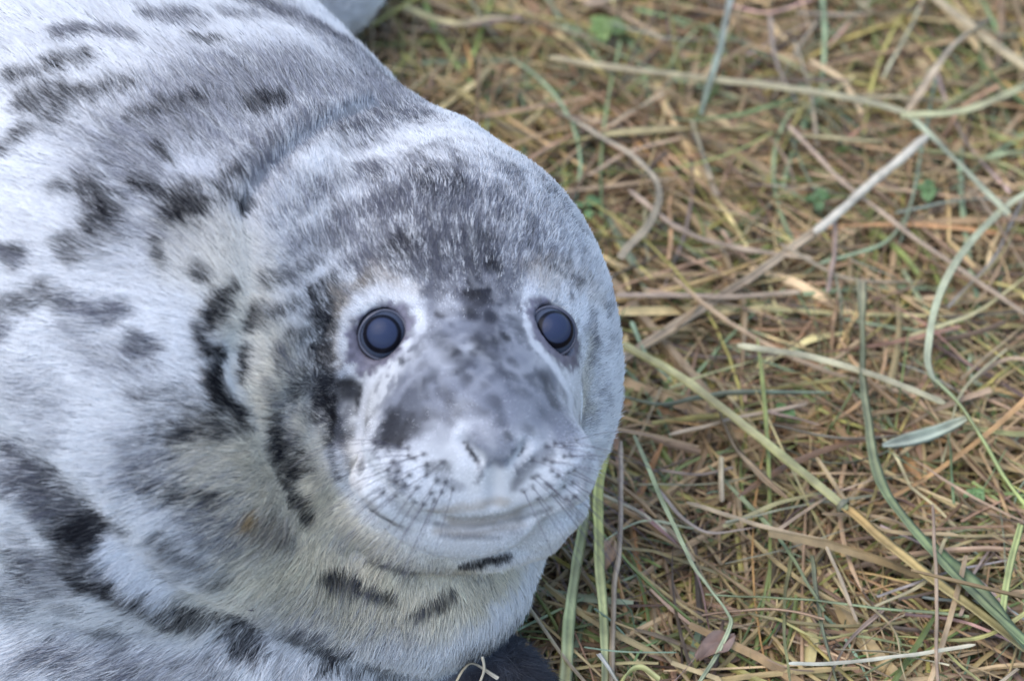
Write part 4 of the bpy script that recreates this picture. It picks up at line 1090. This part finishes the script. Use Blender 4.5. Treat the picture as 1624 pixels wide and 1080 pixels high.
for i in range(200):
    cx, cy = g.uniform(660, 1640), g.uniform(-10, 1090)
    if cx < 1010 and cy > (cx - 660) * 1.1 - 10 and cy < 1000: continue
    a = g.gauss(0, 0.55) if g.random() < .6 else g.uniform(0, math.pi); L = g.uniform(70, 300); bd = g.gauss(0, 0.16) * L
    dx, dy = math.cos(a) * L / 2, math.sin(a) * L / 2
    c = PAL[g.choice([0, 0, 2, 2, 3, 6, 7, 8, 9, 1])][0]; c = tuple(v * g.uniform(.9, 1.35) for v in c)
    w_ = g.uniform(3.5, 10)
    stalk('straw_stalk', [(cx - dx, cy - dy), (cx - bd * dy / L, cy + bd * dx / L), (cx + dx, cy + dy)], w_, c, (g.uniform(.016, .034), g.uniform(.016, .034)), g.choice(['stem', 'blade', 'blade']),
          describe(cx, cy, a, L, w_, c), 'straw stalk', group='loose straws on the matted hay', taper=g.choice([0, .6]))
# small weeds and a dead leaf
def leaflet(name, px, py, L, col, ang, label=None, parent=None, h=0.03, cat='weed'):
    n = 9; t_ = np.linspace(0, 1, n); c = G(px, py, h); d = np.array([math.cos(ang), math.sin(ang), 0.15]); s = np.array([-math.sin(ang), math.cos(ang), 0.1])
    wv = (0.42 if name == 'leaf' else 0.24) * L * np.sin(math.pi * (t_ * 0.9 + 0.08)) ** 0.8
    rows = []
    for k, o_ in enumerate((-1, -.5, 0, .5, 1)):
        rows.append(c + d * (t_[:, None] * L) + s * (wv * o_)[:, None] + np.array([0, 0, 1]) * (abs(o_) * wv * 0.35 - 0.25 * L * t_ ** 2 + (0.0008 if name == 'leaf' else 0.003) * np.sin(k * 2.3 + t_ * 7))[:, None])
    top = np.stack(rows, 1); bot = top - [0, 0, 0.0005]
    Vv = np.concatenate([top.reshape(-1, 3), bot.reshape(-1, 3)]); Fv = []
    for i in range(n - 1):
        for k in range(4):
            a_ = i * 5 + k; Fv.append((a_, a_ + 5, a_ + 6, a_ + 1)); a_ += n * 5; Fv.append((a_, a_ + 1, a_ + 6, a_ + 5))
    cV = np.tile(np.array([col]), (len(Vv), 1)) * np.tile(np.array([.9, 1.1, .75, 1.1, .9]), 2 * n)[:, None]
    o = make_mesh(name, Vv, Fv, m_straw, parent, True, cV)
    if label: tag(o, label, cat)
    return o
def weed(px, py, label, n=4, L=0.016, col=(0.13, 0.22, 0.07), h=0.025):
    r = bpy.data.objects.new('weed', None); COL.objects.link(r); tag(r, label, 'weed')
    a0 = random.uniform(0, 6)
    for k in range(n): leaflet('leaf', px + random.uniform(-4, 4), py + random.uniform(-4, 4), L * 0.75 * random.uniform(.6, 1.1), tuple(v * 0.8 for v in col), a0 + k * 6.28 / n + random.uniform(-.3, .3), None, r, h)
weed(1240, 648, 'small bright green weed beside the pale grey green leaf', 3, 0.015)
weed(1292, 318, 'small green weed left of the whitish straw end', 4, 0.016)
weed(1470, 300, 'small green weed right of the whitish straw end', 4, 0.016)
weed(955, 40, 'blurred green weed near the top edge', 5, 0.024, (0.17, 0.24, 0.06))
weed(1545, 780, 'tiny green weed left of the bright green stem', 4, 0.012)
weed(930, 330, 'green weed just above the forehead outline', 3, 0.016)
weed(1060, 640, 'tiny green weed below the pale leaf tip', 3, 0.009)
leaflet('dead_leaf', 1105, 1045, 0.034, (0.26, 0.16, 0.11), 0.7, 'brown shrivelled leaf low in the thatch near the bottom', None, 0.03, 'dead leaf')
leaflet('dead_leaf', 560 + 395, 905, 0.03, (0.36, 0.22, 0.12), 1.3, 'orange brown dead leaf between the upright stems by the chin', None, 0.03, 'dead leaf')
# crumb on the chest fur
h, ok = trace(f_seal, [391, 398, 402], [962, 957, 963]); nn_ = grad(f_seal, h)
Vv, Fv = tube(smooth_path(h + nn_ * [[0.002], [0.005], [0.002]], 9), 0.0005, 5)
tag(make_mesh('twig_crumb', Vv, Fv, m_whisk), 'tiny dark curled crumb stuck on the chest fur', 'crumb')
print('total', round(time.time() - T0, 1))
